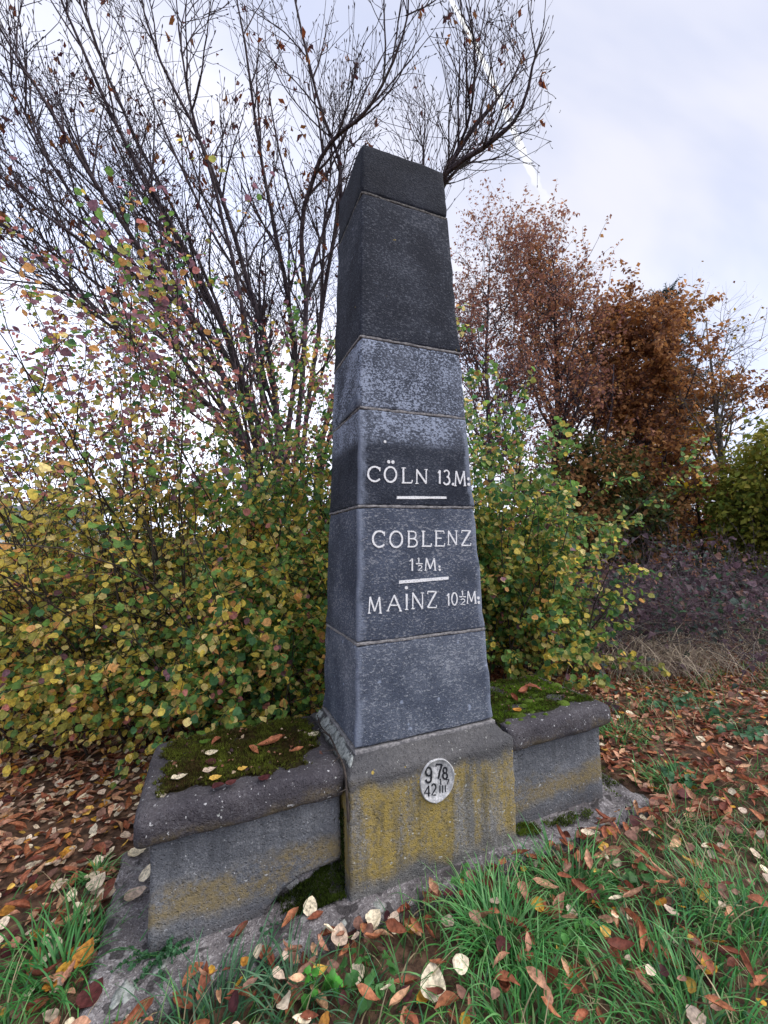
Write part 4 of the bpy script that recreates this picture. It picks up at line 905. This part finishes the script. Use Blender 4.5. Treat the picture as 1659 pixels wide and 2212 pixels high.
V, Fx, C = scatter(*FT[0], pos, frames(rand_dirs(n, r), rand_dirs(n, r)), r.uniform(0.5, 1.0, n), np.array([lin(60, 74, 50), lin(80, 80, 56), lin(100, 80, 56)])[r.integers(0, 3, n)]); obj('far_treeline', V, Fx, M_far, None, C, kind='stuff')
# pale house glimpsed through the twigs at the left
hb = at(30, 1175, 30); hb[2] = 0.0; house = root('pale_house', 'pale walled house with grey roof glimpsed through twigs beyond the meadow', 'house', tuple(hb))
def boxm(c, h):
    V, Fq = [], [(0, 1, 3, 2), (4, 6, 7, 5), (0, 4, 5, 1), (2, 3, 7, 6), (0, 2, 6, 4), (1, 5, 7, 3)]
    for x_ in (-1, 1):
        for y_ in (-1, 1):
            for z_ in (-1, 1): V.append(A(c)+A(h)*A([x_, y_, z_]))
    return np.array(V), np.array(Fq)
g = G('house wall'); M_hw = g.done(g.mix(g.noise(2, 3), (0.66, 0.68, 0.70), (0.78, 0.78, 0.78)), 0.9); g = G('house roof'); M_hr = g.done(g.mix(g.noise(5, 3), (0.10, 0.11, 0.13), (0.18, 0.19, 0.21)), 0.8, g.noise(12, 2, 0.5, (1, 6, 6)), 0.5, 0.05); g = G('house glass'); M_hg = g.done((0.03, 0.035, 0.045), 0.1, spec=0.6)
V, Fq = boxm(hb+A([0, 0, 1.5]), (4.5, 3.5, 1.5)); obj('wall', V, Fq, M_hw, house, smooth=False)
V = [hb+A(p) for p in ((-4.9, -3.9, 2.95), (4.9, -3.9, 2.95), (4.9, 3.9, 2.95), (-4.9, 3.9, 2.95), (-4.9, 0, 5.0), (4.9, 0, 5.0))]; obj('roof', V, [np.array([(0, 1, 5, 4), (2, 3, 4, 5), (3, 2, 1, 0)]), np.array([(0, 4, 3), (1, 2, 5)])], M_hr, house, smooth=False)
for xx in (-2.4, 0.2, 2.8):
    V, Fq = boxm(hb+A([xx, -3.5, 1.7]), (0.55, 0.04, 0.6)); wnd = obj('window', V, Fq, M_hw, house, smooth=False); V, Fq = boxm(hb+A([xx, -3.53, 1.7]), (0.46, 0.03, 0.51)); obj('pane', V, Fq, M_hg, wnd, smooth=False)

# ---------------- bramble thicket and dry grass on the right
r = np.random.default_rng(91)
def in_bramble(n):
    px = r.uniform(1215, 1900, n); Z = 5.0+4.2*r.uniform(0, 1, n)**1.1; Z += 0.35*np.sin(px/70); g0 = CAM+(FWD[None]+RIGHT[None]*((px-829.5)/F_PX)[:, None])*Z[:, None]; return g0[:, 0], g0[:, 1], Z
x_, y_, Z = in_bramble(520); canes = []
for k in range(520):
    a_ = r.uniform(0, 6.283); canes.append(grow(A([x_[k], y_[k], 0.0]), A([math.cos(a_)*0.6, math.sin(a_)*0.6, 1.0]), r.uniform(1.1, 2.5)*(1+0.45*gnoise(x_[k], y_[k], 17, 1.3)), 0.007, 0.0025, 11, 0.12, -0.72, r))
ck = []
for l in canes: ck += kids(l, 5, 0.2, 0.95, 0.8, lambda t: 0.35, lambda t: 0.003, 4, 0.15, 0, r, 0.5)
thick = root('bramble_thicket', 'tangled purple-grey bramble thicket beyond the leaf litter at right', 'bramble', (4.0, 2.2, 0.0))
V, Fx = tubes(canes+ck, 3); obj('canes', V, Fx, M_twig, thick, kind='stuff')
pos, R, s = leaves_on(ck+canes, 10, 0.055, r, 0.5, 0.3); col = np.array([lin(98, 78, 90), lin(124, 104, 114), lin(92, 108, 104), lin(74, 104, 78), lin(136, 104, 94)])[r.choice(5, len(pos), p=[.32, .26, .17, .13, .12])]*r.uniform(0.6, 1.25, (len(pos), 1))
kk = r.uniform(size=len(pos)) < np.clip(0.55+0.9*gnoise(pos[:, 0], pos[:, 1]+pos[:, 2], 19, 1.8), 0.08, 1); pos, R, s, col = pos[kk], R[kk], s[kk]*r.uniform(0.5, 1.5, kk.sum()), col[kk]
foliage(thick, pos, R, s, col, M_leaf, solo=0, T=[leaf_template(ovate, 0.6, 0.4, 0.25, 3, k) for k in (5, 6, 7)], seed=9)
ac = []
for k in range(150):
    gx_, gy_ = gpt(r.uniform(1240, 1800), r.uniform(4.9, 6.6)); a_ = r.uniform(0, 6.283); ac.append(grow(A([gx_, gy_, 0.0]), A([math.cos(a_)*0.5, math.sin(a_)*0.5, 1.0]), r.uniform(1.0, 2.3), 0.006, 0.002, 14, 0.05, -1.3, r))
V, Fx = tubes(ac, 4); obj('arching_canes', V, Fx, M_pole, thick, kind='stuff')
st_ = []; sp_ = []
for k in range(46):
    gx_, gy_ = gpt(r.uniform(1330, 1700), r.uniform(6.0, 8.5)); P_ = grow(A([gx_, gy_, 0]), A([r.normal(0, .12), r.normal(0, .12), 1]), r.uniform(1.2, 1.9), 0.006, 0.002, 8, 0.04, 0, r); st_.append(P_); sp_ += kids(P_, 7, 0.5, 0.97, 0.5, lambda t: 0.16, lambda t: 0.003, 4, 0.1, 0.2, r, 0.8)
V, Fx = tubes(st_+sp_, 4); obj('dry_stalks', V, Fx, M_twig, thick, kind='stuff')
def blades(pos, ang, L, w, bend, col, segs=5, r=rng):
    """arched grass blades; returns verts, faces, colours"""
    n = len(pos); t = np.linspace(0, 1, segs+1); d = np.stack([np.cos(ang), np.sin(ang), np.zeros(n)], 1); sd_ = np.stack([-np.sin(ang), np.cos(ang), np.zeros(n)], 1)
    lean = r.uniform(0.1, 0.5, n); th = lean[:, None]+bend[:, None]*t[None]**1.3*1.9; st = (L/segs)[:, None]
    hx = np.concatenate([np.zeros((n, 1)), np.cumsum(np.sin(th[:, 1:])*st, 1)], 1); hz = np.concatenate([np.zeros((n, 1)), np.cumsum(np.cos(th[:, 1:])*st, 1)], 1)
    C = pos[:, None]+d[:, None]*hx[..., None]+A([0, 0, 1.0])*hz[..., None]; ww = (w[:, None]*(1-t[None]**2.2)+0.0002)[..., None]
    tw_ = r.uniform(-0.5, 0.5, n)[:, None, None]; off = sd_[:, None]*ww; V = np.stack([C-off+d[:, None]*ww*tw_, C+off-d[:, None]*ww*tw_], 2).reshape(n, -1, 3)
    q = np.array([(2*k, 2*k+1, 2*k+3, 2*k+2) for k in range(segs)]); m = 2*(segs+1)
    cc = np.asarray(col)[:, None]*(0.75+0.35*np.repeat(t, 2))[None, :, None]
    return V.reshape(-1, 3), [(q[None]+(np.arange(n)*m)[:, None, None]).reshape(-1, 4)], cc.reshape(-1, 3)
n = 1500; px = np.concatenate([r.uniform(1330, 1800, 900), r.normal(1400, 60, 600)]); Z = np.concatenate([r.uniform(4.6, 6.0, 900), r.uniform(4.5, 5.3, 600)]); g0 = CAM+(FWD[None]+RIGHT[None]*((px-829.5)/F_PX)[:, None])*Z[:, None]
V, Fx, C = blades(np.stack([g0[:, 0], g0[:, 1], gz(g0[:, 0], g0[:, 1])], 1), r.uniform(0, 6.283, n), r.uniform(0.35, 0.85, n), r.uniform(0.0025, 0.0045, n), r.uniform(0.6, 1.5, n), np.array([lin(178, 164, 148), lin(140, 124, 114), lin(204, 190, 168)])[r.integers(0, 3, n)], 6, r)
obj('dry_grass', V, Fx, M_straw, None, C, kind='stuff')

# ------------------------------------------------------------------ leaf litter
r = np.random.default_rng(101)
ovate2 = lambda t: 0.44*math.sin(math.pi*min(1, t**0.72))**0.68*(1-0.12*t) if 0 < t < 1 else 0.004
CT = [curled(oblong, ro, be, k) for k, (ro, be) in enumerate(((2.2, 0.6), (3.2, 1.0), (1.4, -0.9), (2.6, 1.6), (0.9, 0.5), (3.8, -0.5)))]
PT = [curled(ovate2, ro, be, 20+k, 10, 4) for k, (ro, be) in enumerate(((0.5, 0.4), (1.0, 0.7), (0.7, -0.5), (1.5, 0.9)))]
CTL = [curled(oblong, ro, be, k, 3, 2) for k, (ro, be) in enumerate(((2.2, 0.6), (3.0, 1.0), (1.4, -0.9), (2.6, 1.6), (0.9, 0.5), (3.2, -0.5)))]
PTL = [curled(roundl, ro, be, 20+k, 3, 2) for k, (ro, be) in enumerate(((0.5, 0.4), (1.0, 0.7), (0.7, -0.5), (1.5, 0.9)))]
for T_ in (CT, PT, CTL, PTL):
    for k in range(len(T_)): v = T_[k][0].copy(); v[:, 1] -= 0.5; v[:, 2] -= v[:, 2].min(); T_[k] = (v, T_[k][1])
KIND = [('rust-brown curled', 0, [lin(138, 82, 62), lin(150, 92, 68), lin(112, 64, 52), lin(164, 106, 76)]), ('light tan curled', 0, [lin(182, 138, 112), lin(172, 126, 104), lin(194, 154, 122)]),
        ('pale cream', 1, [lin(216, 200, 178), lin(200, 180, 162), lin(222, 210, 184)]), ('yellow', 1, [lin(196, 150, 58), lin(206, 168, 84), lin(178, 124, 52)]), ('dark maroon', 1, [lin(70, 34, 38), lin(84, 44, 44), lin(60, 36, 34)]), ('dull brown', 1, [lin(146, 110, 96), lin(128, 94, 82), lin(158, 124, 108)])]
def litter_pts(n):
    out = []
    px = r.uniform(-160, 1830, n*4); lo = r.uniform(0, 1, n*4); Z = 1.15+5.9*lo**0.8; g0 = CAM+(FWD[None]+RIGHT[None]*((px-829.5)/F_PX)[:, None])*Z[:, None]; x, y = g0[:, 0], g0[:, 1]
    d = np.full(n*4, 0.7)
    left = (x < -1.44); d = np.where(left & (y > -0.15+0.15*gnoise(x, y, 4, 1.5)), 1.0, d); d = np.where((x > 1.3) & (y > -0.6), 0.95, d); d = np.where(y > 0.5, 1.0, d)
    d = np.where((y < -0.5), 0.55+0.25*gnoise(x, y, 8, 2.4)+0.25*sstep(-0.85, -0.5, y), d); d = np.where((x > 0.5) & (x < 1.6) & (y < -0.3) & (y > -0.65), 1.0, d)
    d = np.where((x > SLAB['x0']-0.01) & (x < 1.15) & (y > SLAB['y0']+0.01) & (y < SLAB['y1']), 0, d); w = Z**2/(Z**2).max()*0+np.clip(Z/5, 0.25, 1)
    k = r.uniform(size=n*4) < d*w; return x[k][:n], y[k][:n]
x, y = litter_pts(36000); n = len(x)
kp = np.tile(A([0.40, 0.17, 0.12, 0.07, 0.09, 0.15]), (n, 1)); lf = x < -1.3; kp[lf] = A([0.22, 0.17, 0.30, 0.11, 0.07, 0.13]); rt_ = (x > 1.2) & ~lf; kp[rt_] = A([0.52, 0.2, 0.07, 0.05, 0.06, 0.10])
kd = (r.uniform(size=(n, 1)) > np.cumsum(kp, 1)).sum(1).clip(0, 5); shape = A([k_[1] for k_ in KIND])[kd]
col = np.array([KIND[k][2][r.integers(len(KIND[k][2]))] for k in kd])*r.uniform(0.85, 1.5, (n, 1))
size = np.where(shape == 0, r.uniform(0.04, 0.115, n), r.uniform(0.028, 0.066, n)); front = y < -0.5; tilt = np.where(front, 0.42, 0.3)
N = unit(A([0, 0, 1.0])+tilt[:, None]*r.normal(size=(n, 3))); a_ = r.uniform(0, 6.283, n); Y = np.stack([np.cos(a_), np.sin(a_), np.zeros(n)], 1); Y = unit(Y-N*np.sum(Y*N, 1, keepdims=True)); R = frames(Y, N)
pos = np.stack([x, y, gz(x, y)+r.uniform(0.004, 0.035, n)+front*r.uniform(0, 0.085, n)], 1)
tid = np.where(shape == 0, r.integers(0, len(CT), n), 100+r.integers(0, len(PT), n))
def tmpl(t): return PT[t-100] if t >= 100 else CT[t]
pxs, pys, Z = view(pos); score = size/np.maximum(Z, 0.4)*((pxs > 15) & (pxs < 1644) & (pys > 5) & (pys < 2195)); big = np.argsort(-score)[:262]; rest = np.ones(n, bool); rest[big] = False
parts = []
for t in np.unique(tid):
    k = rest & (tid == t) & (Z < 2.3); parts.append(scatter(*tmpl(t), pos[k], R[k], size[k], col[k]))
    k = rest & (tid == t) & (Z >= 2.3); parts.append(scatter(*(PTL[t-100] if t >= 100 else CTL[t]), pos[k], R[k], size[k], col[k]))
V, Fx, C = join(parts); obj('leaf_litter', V, Fx, M_litter, None, C, kind='stuff')
cache = {}
def zone(px, py, x, y):
    if x < -1.3:
        if y > 0.5: return 'in the litter under the left shrub'
        if py > 2000: return 'in grass at the lower left edge'
        return 'close to the left slab edge' if x > -1.75 else 'in litter at the far left edge'
    if x > 1.05 and y > -0.6:
        if y > 0.5: return 'in the litter beyond the right bench'
        return 'just right of the right bench foot' if x < 1.7 else 'in litter near the right edge'
    c = 'left' if px < 700 else ('middle' if px < 1150 else 'right')
    if py > 2080: return {'left': 'at the bottom edge below the slab', 'middle': 'at the bottom edge in the middle', 'right': 'at the bottom right corner'}[c]
    return {'left': 'at the front edge of the slab', 'middle': 'in grass before the base block', 'right': 'in grass right of the thick tuft' if py > 1860 else 'in the gap before the right bench'}[c]
def leaf_mesh(t, kd_, ci):
    key = (t, kd_, ci)
    if key not in cache: cache[key] = mesh_data('fallen_leaf', *tmpl(t), M_litter, KIND[kd_][2][ci]*1.15)
    return cache[key]
for b in big:
    zn, sz = zone(pxs[b], pys[b], x[b], y[b]), ('large' if size[b] > (0.095 if shape[b] == 0 else 0.055) else 'small'); M = np.eye(4); M[:3, :3] = R[b]*size[b]; M[:3, 3] = pos[b]; M[2, 3] += 0.012
    o = place('fallen_leaf', leaf_mesh(int(tid[b]), int(kd[b]), int(r.integers(len(KIND[kd[b]][2])))), M)
    tag(o, f'{sz} {KIND[kd[b]][0]} leaf {zn}', 'leaf', f'{sz} {KIND[kd[b]][0]} leaves {zn}')
# leaves one can point to
def solo_leaf(label, px, py, z, size_, kind_, t, ci=0, tilt_=(0, 0), rot=0.0, colr=None):
    p = on_plane(px, py, 2, z); N = unit(A([tilt_[0], tilt_[1], 1.0])); Y = A([math.cos(rot), math.sin(rot), 0]); Y = unit(Y-N*np.dot(Y, N)); Rm = frames(Y[None], N[None])[0]
    me = leaf_mesh(t, kind_, ci) if colr is None else mesh_data('fallen_leaf', *tmpl(t), M_litter, colr); M = np.eye(4); M[:3, :3] = Rm*size_*1.25; M[:3, 3] = p
    tag(place('fallen_leaf', me, M), label, 'leaf')
ZM = ZT+0.018
for a_ in (('big curled red-brown leaf lying on the moss of the left bench', 585, 1606, ZM, 0.125, 0, 1, 3, (0, 0), 0.3), ('narrow red-brown leaf hanging below the big one on left bench moss', 548, 1622, ZM, 0.08, 0, 0, 3, (0.2, 0), 1.9),
           ('red-brown leaf near the back edge of the left bench seat', 468, 1602, ZM, 0.07, 0, 2, 1, (0, 0), 0.9), ('pale cream leaf at the back of the left bench near the obelisk', 678, 1586, ZM, 0.05, 2, 100, 2, (0, 0), 0.4),
           ('whitish leaf beside dark crumpled leaf on left bench moss', 458, 1628, ZM, 0.05, 2, 101, 2, (0, 0), 0.2), ('dark crumpled leaf in the middle of left bench moss', 456, 1648, ZM, 0.05, 4, 103, 0, (0.2, 0), 1.2),
           ('pale pinkish leaf under dark crumpled leaf on the left bench', 452, 1663, ZM, 0.045, 2, 100, 1, (0, 0), 0.1), ('pale leaf lying near the front left corner of left bench moss', 388, 1678, ZM, 0.055, 2, 100, 2, (0, 0.1), 0.2),
           ('small straw coloured leaf in front on left bench moss', 466, 1682, ZM, 0.042, 3, 101, 1, (0, 0), 0.1), ('small tan leaf in the middle of left bench moss', 524, 1660, ZM, 0.035, 3, 100, 1, (0, 0), 0.1),
           ('dark purple leaf at the front edge of left bench moss', 472, 1698, ZM, 0.042, 4, 102, 0, (0, 0), 0.2), ('dark purple leaf under the small tan one on left bench', 500, 1692, ZM, 0.04, 4, 101, 1, (0, 0), 0.5),
           ('dark plum leaf right of centre on left bench moss', 572, 1680, ZM, 0.045, 4, 100, 0, (0, 0), 0.6), ('reddish leaf right of the big curled leaf on left bench', 640, 1620, ZM, 0.06, 0, 4, 3, (0, 0), 0.2),
           ('white leaf lying at the front left corner of the left bench slab', 352, 1716, ZT+0.004, 0.04, 2, 100, 2, (-0.3, -0.3), 0.3),
           ('large pale round leaf on the slab below the left bench hollow', 670, 1957, 0.02, 0.058, 2, 102, 2, (0.1, -0.6), 1.2), ('red-brown leaf under the pale round leaf on the slab', 680, 1980, 0.01, 0.06, 0, 4, 0, (0, 0), 0.1),
           ('orange-brown curled leaf on the slab before the left bench', 627, 1985, 0.02, 0.085, 0, 0, 3, (0, 0), 0.7), ('pale cream leaf on the slab edge in front of the base block', 808, 1982, 0.015, 0.06, 2, 100, 2, (0, -0.3), 0.5),
           ('pale tan leaf on the slab edge among grass stems', 733, 2022, 0.015, 0.065, 2, 101, 1, (0.1, -0.4), 1.2), ('dark red curled leaf on the slab in front of left bench wall', 515, 2018, 0.01, 0.08, 0, 3, 2, (0, 0), 0.5),
           ('orange leaf lying at the lower end of the slab', 415, 2110, 0.01, 0.085, 0, 2, 3, (0, 0), 0.8), ('pink-grey curled leaf on the slab left of the bench wall', 293, 1935, 0.01, 0.075, 2, 103, 1, (0, 0), 0.4),
           ('pale yellowish leaf on the slab under the left bench overhang', 298, 1842, 0.01, 0.075, 2, 101, 2, (0, 0), 0.5), ('white leaf leaning on the left bench wall', 318, 1885, 0.03, 0.06, 2, 102, 2, (-0.5, -0.3), 1.2),
           ('large pale green underside of a leaf at the bottom of the picture', 935, 2120, 0.05, 0.082, 2, 100, 2, (-0.2, -0.5), 1.1), ('big orange-tan leaf standing in the grass left of the slab', 185, 2060, 0.0, 0.072, 3, 101, 2, (-0.3, -0.5), 1.0),
           ('large pale leaf with brown edge left of the slab', 210, 1905, 0.0, 0.07, 2, 100, 0, (-0.1, -0.3), 0.9), ('dark red and yellow leaf at the lowest left slab edge', 198, 2150, 0.0, 0.075, 4, 101, 1, (0, -0.2), 1.0),
           ('red-brown crumpled leaf heaped on the right bench moss', 1130, 1497, ZM, 0.11, 0, 3, 1, (0, 0), 0.4), ('dark rust leaf beside crumpled leaf on right bench moss', 1112, 1510, ZM, 0.10, 0, 1, 0, (0, 0), 1.2), ('rust leaf at the back of right bench moss', 1150, 1488, ZM, 0.10, 0, 2, 0, (0, 0), 2.2),
           ('small orange leaf near the front edge of right bench moss', 1118, 1535, ZM, 0.05, 3, 101, 2, (0, 0), 0.4)):
    solo_leaf(*a_)
for lb, px, py in (('bright green leaf at the back of left bench moss', 444, 1602), ('bright green leaf in the middle of left bench moss', 555, 1612)): solo_leaf(lb, px, py, ZM, 0.05, 3, 100, 0, (0, 0), 0.4, A([0.07, 0.14, 0.02]))

# ------------------------------------------------------------------ grass and herbs
r = np.random.default_rng(111)
def grass_pts(n):
    px = r.uniform(-250, 1950, n*4); Z = 1.1+5.0*r.uniform(0, 1, n*4)**0.9; g0 = CAM+(FWD[None]+RIGHT[None]*((px-829.5)/F_PX)[:, None])*Z[:, None]; x, y = g0[:, 0], g0[:, 1]
    nz = gnoise(x, y, 12, 2.0); d = np.where(y < -0.52, 0.5+0.6*nz, 0.0); d = np.where((x > 1.45) & (y > -0.55), 0.08+0.42*nz-0.12*sstep(0.2, 1.6, y), d); d = np.where((x < -1.46) & (y < 0.35), 0.45+0.5*nz-0.45*sstep(-0.3, 0.3, y), d); d = np.where(x < -2.2, d-0.1, d)
    d = np.where((x > 0.45) & (x < 1.5) & (y > -0.62), d*0.25, d); d = np.where((x > -1.44) & (x < 1.4) & (y > -0.5), 0, d)
    k = r.uniform(size=n*4) < d*np.clip(Z/4, 0.3, 1); return x[k][:n], y[k][:n]
x, y = grass_pts(29000); n = len(x); cl = gnoise(x, y, 14, 3.5); ang = 2.2*gnoise(x, y, 15, 2.0)+r.normal(0, 1.1, n)
GC = np.array([lin(80, 138, 74), lin(102, 160, 82), lin(74, 130, 92), lin(138, 178, 112), lin(188, 174, 138)]); gc = GC[r.choice(5, n, p=[.25, .25, .17, .15, .18])]*r.uniform(0.7, 1.2, (n, 1))
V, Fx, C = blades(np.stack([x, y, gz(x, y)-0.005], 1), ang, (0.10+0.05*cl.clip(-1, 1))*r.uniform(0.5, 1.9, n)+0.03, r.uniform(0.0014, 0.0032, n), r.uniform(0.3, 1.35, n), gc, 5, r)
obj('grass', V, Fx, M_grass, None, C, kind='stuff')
def tuft(label, px, py, n, L, rad, col_, seed):
    r = np.random.default_rng(seed); p = on_plane(px, py, 2, 0.0); b = A([p[0], p[1], float(gz(p[0], p[1]))]); q = r.normal(0, rad, (n, 2)); xx, yy = b[0]+q[:, 0], b[1]+q[:, 1]
    an = np.arctan2(q[:, 1], q[:, 0])+r.normal(0, 0.7, n)
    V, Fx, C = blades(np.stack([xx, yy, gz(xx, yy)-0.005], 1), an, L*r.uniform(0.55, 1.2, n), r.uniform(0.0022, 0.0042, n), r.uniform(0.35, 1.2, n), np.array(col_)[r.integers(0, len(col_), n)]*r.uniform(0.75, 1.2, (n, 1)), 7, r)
    t = root('grass_tuft', label, 'grass tuft', tuple(b)); obj('blades', V, Fx, M_grass, t, C, kind='stuff')
TC = [lin(72, 142, 78), lin(92, 162, 86), lin(126, 184, 116)]
tuft('thick bright grass tuft in front of the base block', 1085, 2035, 300, 0.25, 0.085, TC, 1); tuft('upright grass tuft right of the base block', 1235, 1925, 220, 0.22, 0.08, TC, 2); tuft('long grass tuft at the right picture edge', 1600, 2020, 220, 0.23, 0.10, TC, 3)
tuft('bluish grass tuft at the bottom left of the slab', 470, 2200, 160, 0.22, 0.10, [lin(70, 120, 84), lin(94, 140, 104)], 4); tuft('dark grass tuft left of the slab', 130, 2080, 220, 0.20, 0.10, TC[:2], 5); tuft('grass tuft in the bottom right corner', 1500, 2230, 220, 0.22, 0.12, TC, 6)
tuft('small grass tuft growing in leaf litter left of bench', 210, 1880, 70, 0.12, 0.03, TC, 7); tuft('small grass tuft by the right end of the right bench', 1345, 1600, 120, 0.16, 0.08, TC, 8); tuft('thin grass tuft in the litter far right', 1460, 1700, 130, 0.18, 0.09, TC, 9)
tuft('sparse grass tuft overhanging the front slab edge', 640, 2150, 60, 0.24, 0.06, [lin(80, 128, 92), lin(110, 150, 116)], 10); tuft('grass tuft at the bottom middle of the picture', 1130, 2230, 220, 0.2, 0.12, TC, 11)
lobed = lambda t: roundl(t)*(0.78+0.3*abs(math.sin(t*9.5))) if 0 < t < 1 else 0.01
HT = [leaf_template(lobed, 0.35, 0.35, 0.2, 10, k) for k in (31, 32, 33)]
def herb(name, label, px, py, n, size_, rad, colr, seed, h=0.08):
    r = np.random.default_rng(seed); p = on_plane(px, py, 2, 0.0); b = A([p[0], p[1], max(float(gz(p[0], p[1])), -0.02)]); t = root(name, label, 'plant', tuple(b)); st = []
    ms = [mesh_data('leaf', *T_, M_grass, A(colr)*k) for T_ in HT for k in (0.8, 1.0, 1.25)]
    for k in range(n):
        a_ = r.uniform(0, 6.283); q = r.uniform(0, 1)**0.6*rad; e = b+A([math.cos(a_)*q, math.sin(a_)*q, h*r.uniform(0.5, 1.1)]); P = spline([b+A([math.cos(a_), math.sin(a_), 0])*q*0.2, (b+e)/2+A([0, 0, 0.012]), e], 5); st.append((P, np.full(5, 0.0012)))
        Y = A([math.cos(a_), math.sin(a_), -0.2])+r.normal(0, 0.3, 3); N = A([0, 0, 1.0])+r.normal(0, 0.3, 3); M = np.eye(4); M[:3, :3] = frames(Y[None], N[None])[0]*size_*r.uniform(0.7, 1.2); M[:3, 3] = e; place('leaf', ms[r.integers(len(ms))], M, t)
    V, Fx = tubes(st, 4); obj('stems', V, Fx, M_grass, t, np.tile(A(colr)*0.8, (len(V), 1)), kind='stuff')
HG = lin(84, 140, 74)*0.85; HB = lin(78, 130, 90)*0.8
herb('leafy_herb', 'bright green lobed herb in the leaf litter before the slab', 790, 2130, 30, 0.034, 0.10, HG, 1); herb('leafy_herb', 'green herb with rounded leaves left of the thick grass tuft', 1030, 1920, 30, 0.034, 0.10, HG, 2)
herb('leafy_herb', 'pale green herb right of the thick grass tuft', 1240, 2030, 26, 0.034, 0.10, lin(90, 150, 74), 3); herb('leafy_herb', 'small bright herb near the bottom picture edge', 690, 2150, 15, 0.034, 0.05, lin(84, 160, 66), 4)
herb('leafy_herb', 'low green herb patch beyond the right bench end', 1455, 1530, 60, 0.045, 0.34, HB, 5); herb('leafy_herb', 'green herb patch at the right edge above the litter', 1640, 1600, 60, 0.05, 0.30, HB, 6); herb('leafy_herb', 'small green herb in the litter right of the bench', 1475, 1690, 18, 0.045, 0.14, HB, 7)
herb('leafy_herb', 'tiny green herb on the slab under the bench hollow', 590, 2000, 14, 0.018, 0.05, HB, 8, 0.03); herb('leafy_herb', 'green herb in grass near the right bottom', 1370, 1900, 16, 0.045, 0.10, HG, 9)
# creeping plant at the foot of the left bench wall
p = on_plane(345, 2060, 2, 0.0); b = A([p[0], p[1]-0.01, 0.0]); t = root('creeping_plant', 'small feathery green plant creeping at the left bench wall corner', 'plant', tuple(b)); st = []; pos = []; Y = []
for k in range(13):
    a_ = r.uniform(3.0, 6.4); P, rd = grow(b+r.normal(0, 0.02, 3)*A([1, .5, 0]), A([math.cos(a_), math.sin(a_)*0.7, 0.5]), r.uniform(0.08, 0.17), 0.0022, 0.001, 8, 0.12, -2.0, r); P[:, 2] = np.maximum(P[:, 2], 0.006); st.append((P, rd))
    for q in np.linspace(0.1, 1, 26):
        f = q*7; k_ = min(int(f), 6); pos.append(P[k_]*(1-f+k_)+P[k_+1]*(f-k_)); Y.append(r.normal(size=3)+A([0, 0, 0.5]))
pos, Y = np.array(pos), np.array(Y); n = len(pos); V, Fx = tubes(st, 4); obj('stems', V, Fx, M_grass, t, np.tile(HG, (len(V), 1)), kind='stuff')
V, Fx, C = scatter(*HT[0], pos, frames(Y, rand_dirs(n, r)), r.uniform(0.008, 0.015, n), HB*r.uniform(0.7, 1.3, (n, 1))); obj('foliage', V, Fx, M_grass, t, C, kind='stuff')

# ------------------------------------------------------------------ vapour trail high in the sky
pts = [(955, -60), (975, 0), (1012, 70), (1050, 145), (1092, 240), (1128, 325), (1160, 395), (1200, 470), (1225, 520)]
P = spline([at(a, b_, 2600) for a, b_ in pts], 90); wd = np.interp(np.linspace(0, 1, 90), [0, 0.5, 0.75, 1], [12, 19, 26, 24])*(1+0.25*rng.normal(size=90)*np.linspace(0.1, 1, 90))
g = G('vapour'); n1 = g.noise(0.012, 4, 0.6); lw = g.n('ShaderNodeLayerWeight'); lw.inputs[0].default_value = 0.5
edge = g.rng(lw.outputs['Facing'], 0.15, 0.9, 1.0, 0.0); fade = g.rng(g.z, P[-3][2], P[30][2], 0.0, 0.72)
al = g.mul(edge, fade, g.rng(n1, 0.3, 0.6, 0.45, 0.95)); em = g.n('ShaderNodeEmission'); em.inputs[0].default_value = (1, 1, 1, 1); em.inputs[1].default_value = 0.72; tp = g.n('ShaderNodeBsdfTransparent'); mx = g.n('ShaderNodeMixShader')  # self-glow stands in for daylight scattered by the vapour
g.link(al, mx.inputs[0]); g.link(tp.outputs[0], mx.inputs[1]); g.link(em.outputs[0], mx.inputs[2]); g.link(mx.outputs[0], g.out.inputs[0])
V, Fx = tubes([(P, wd)], 14); tag(obj('vapour_trail', V, Fx, g.m), 'thin white aircraft vapour trail slanting down the cloudy sky', 'vapour trail')
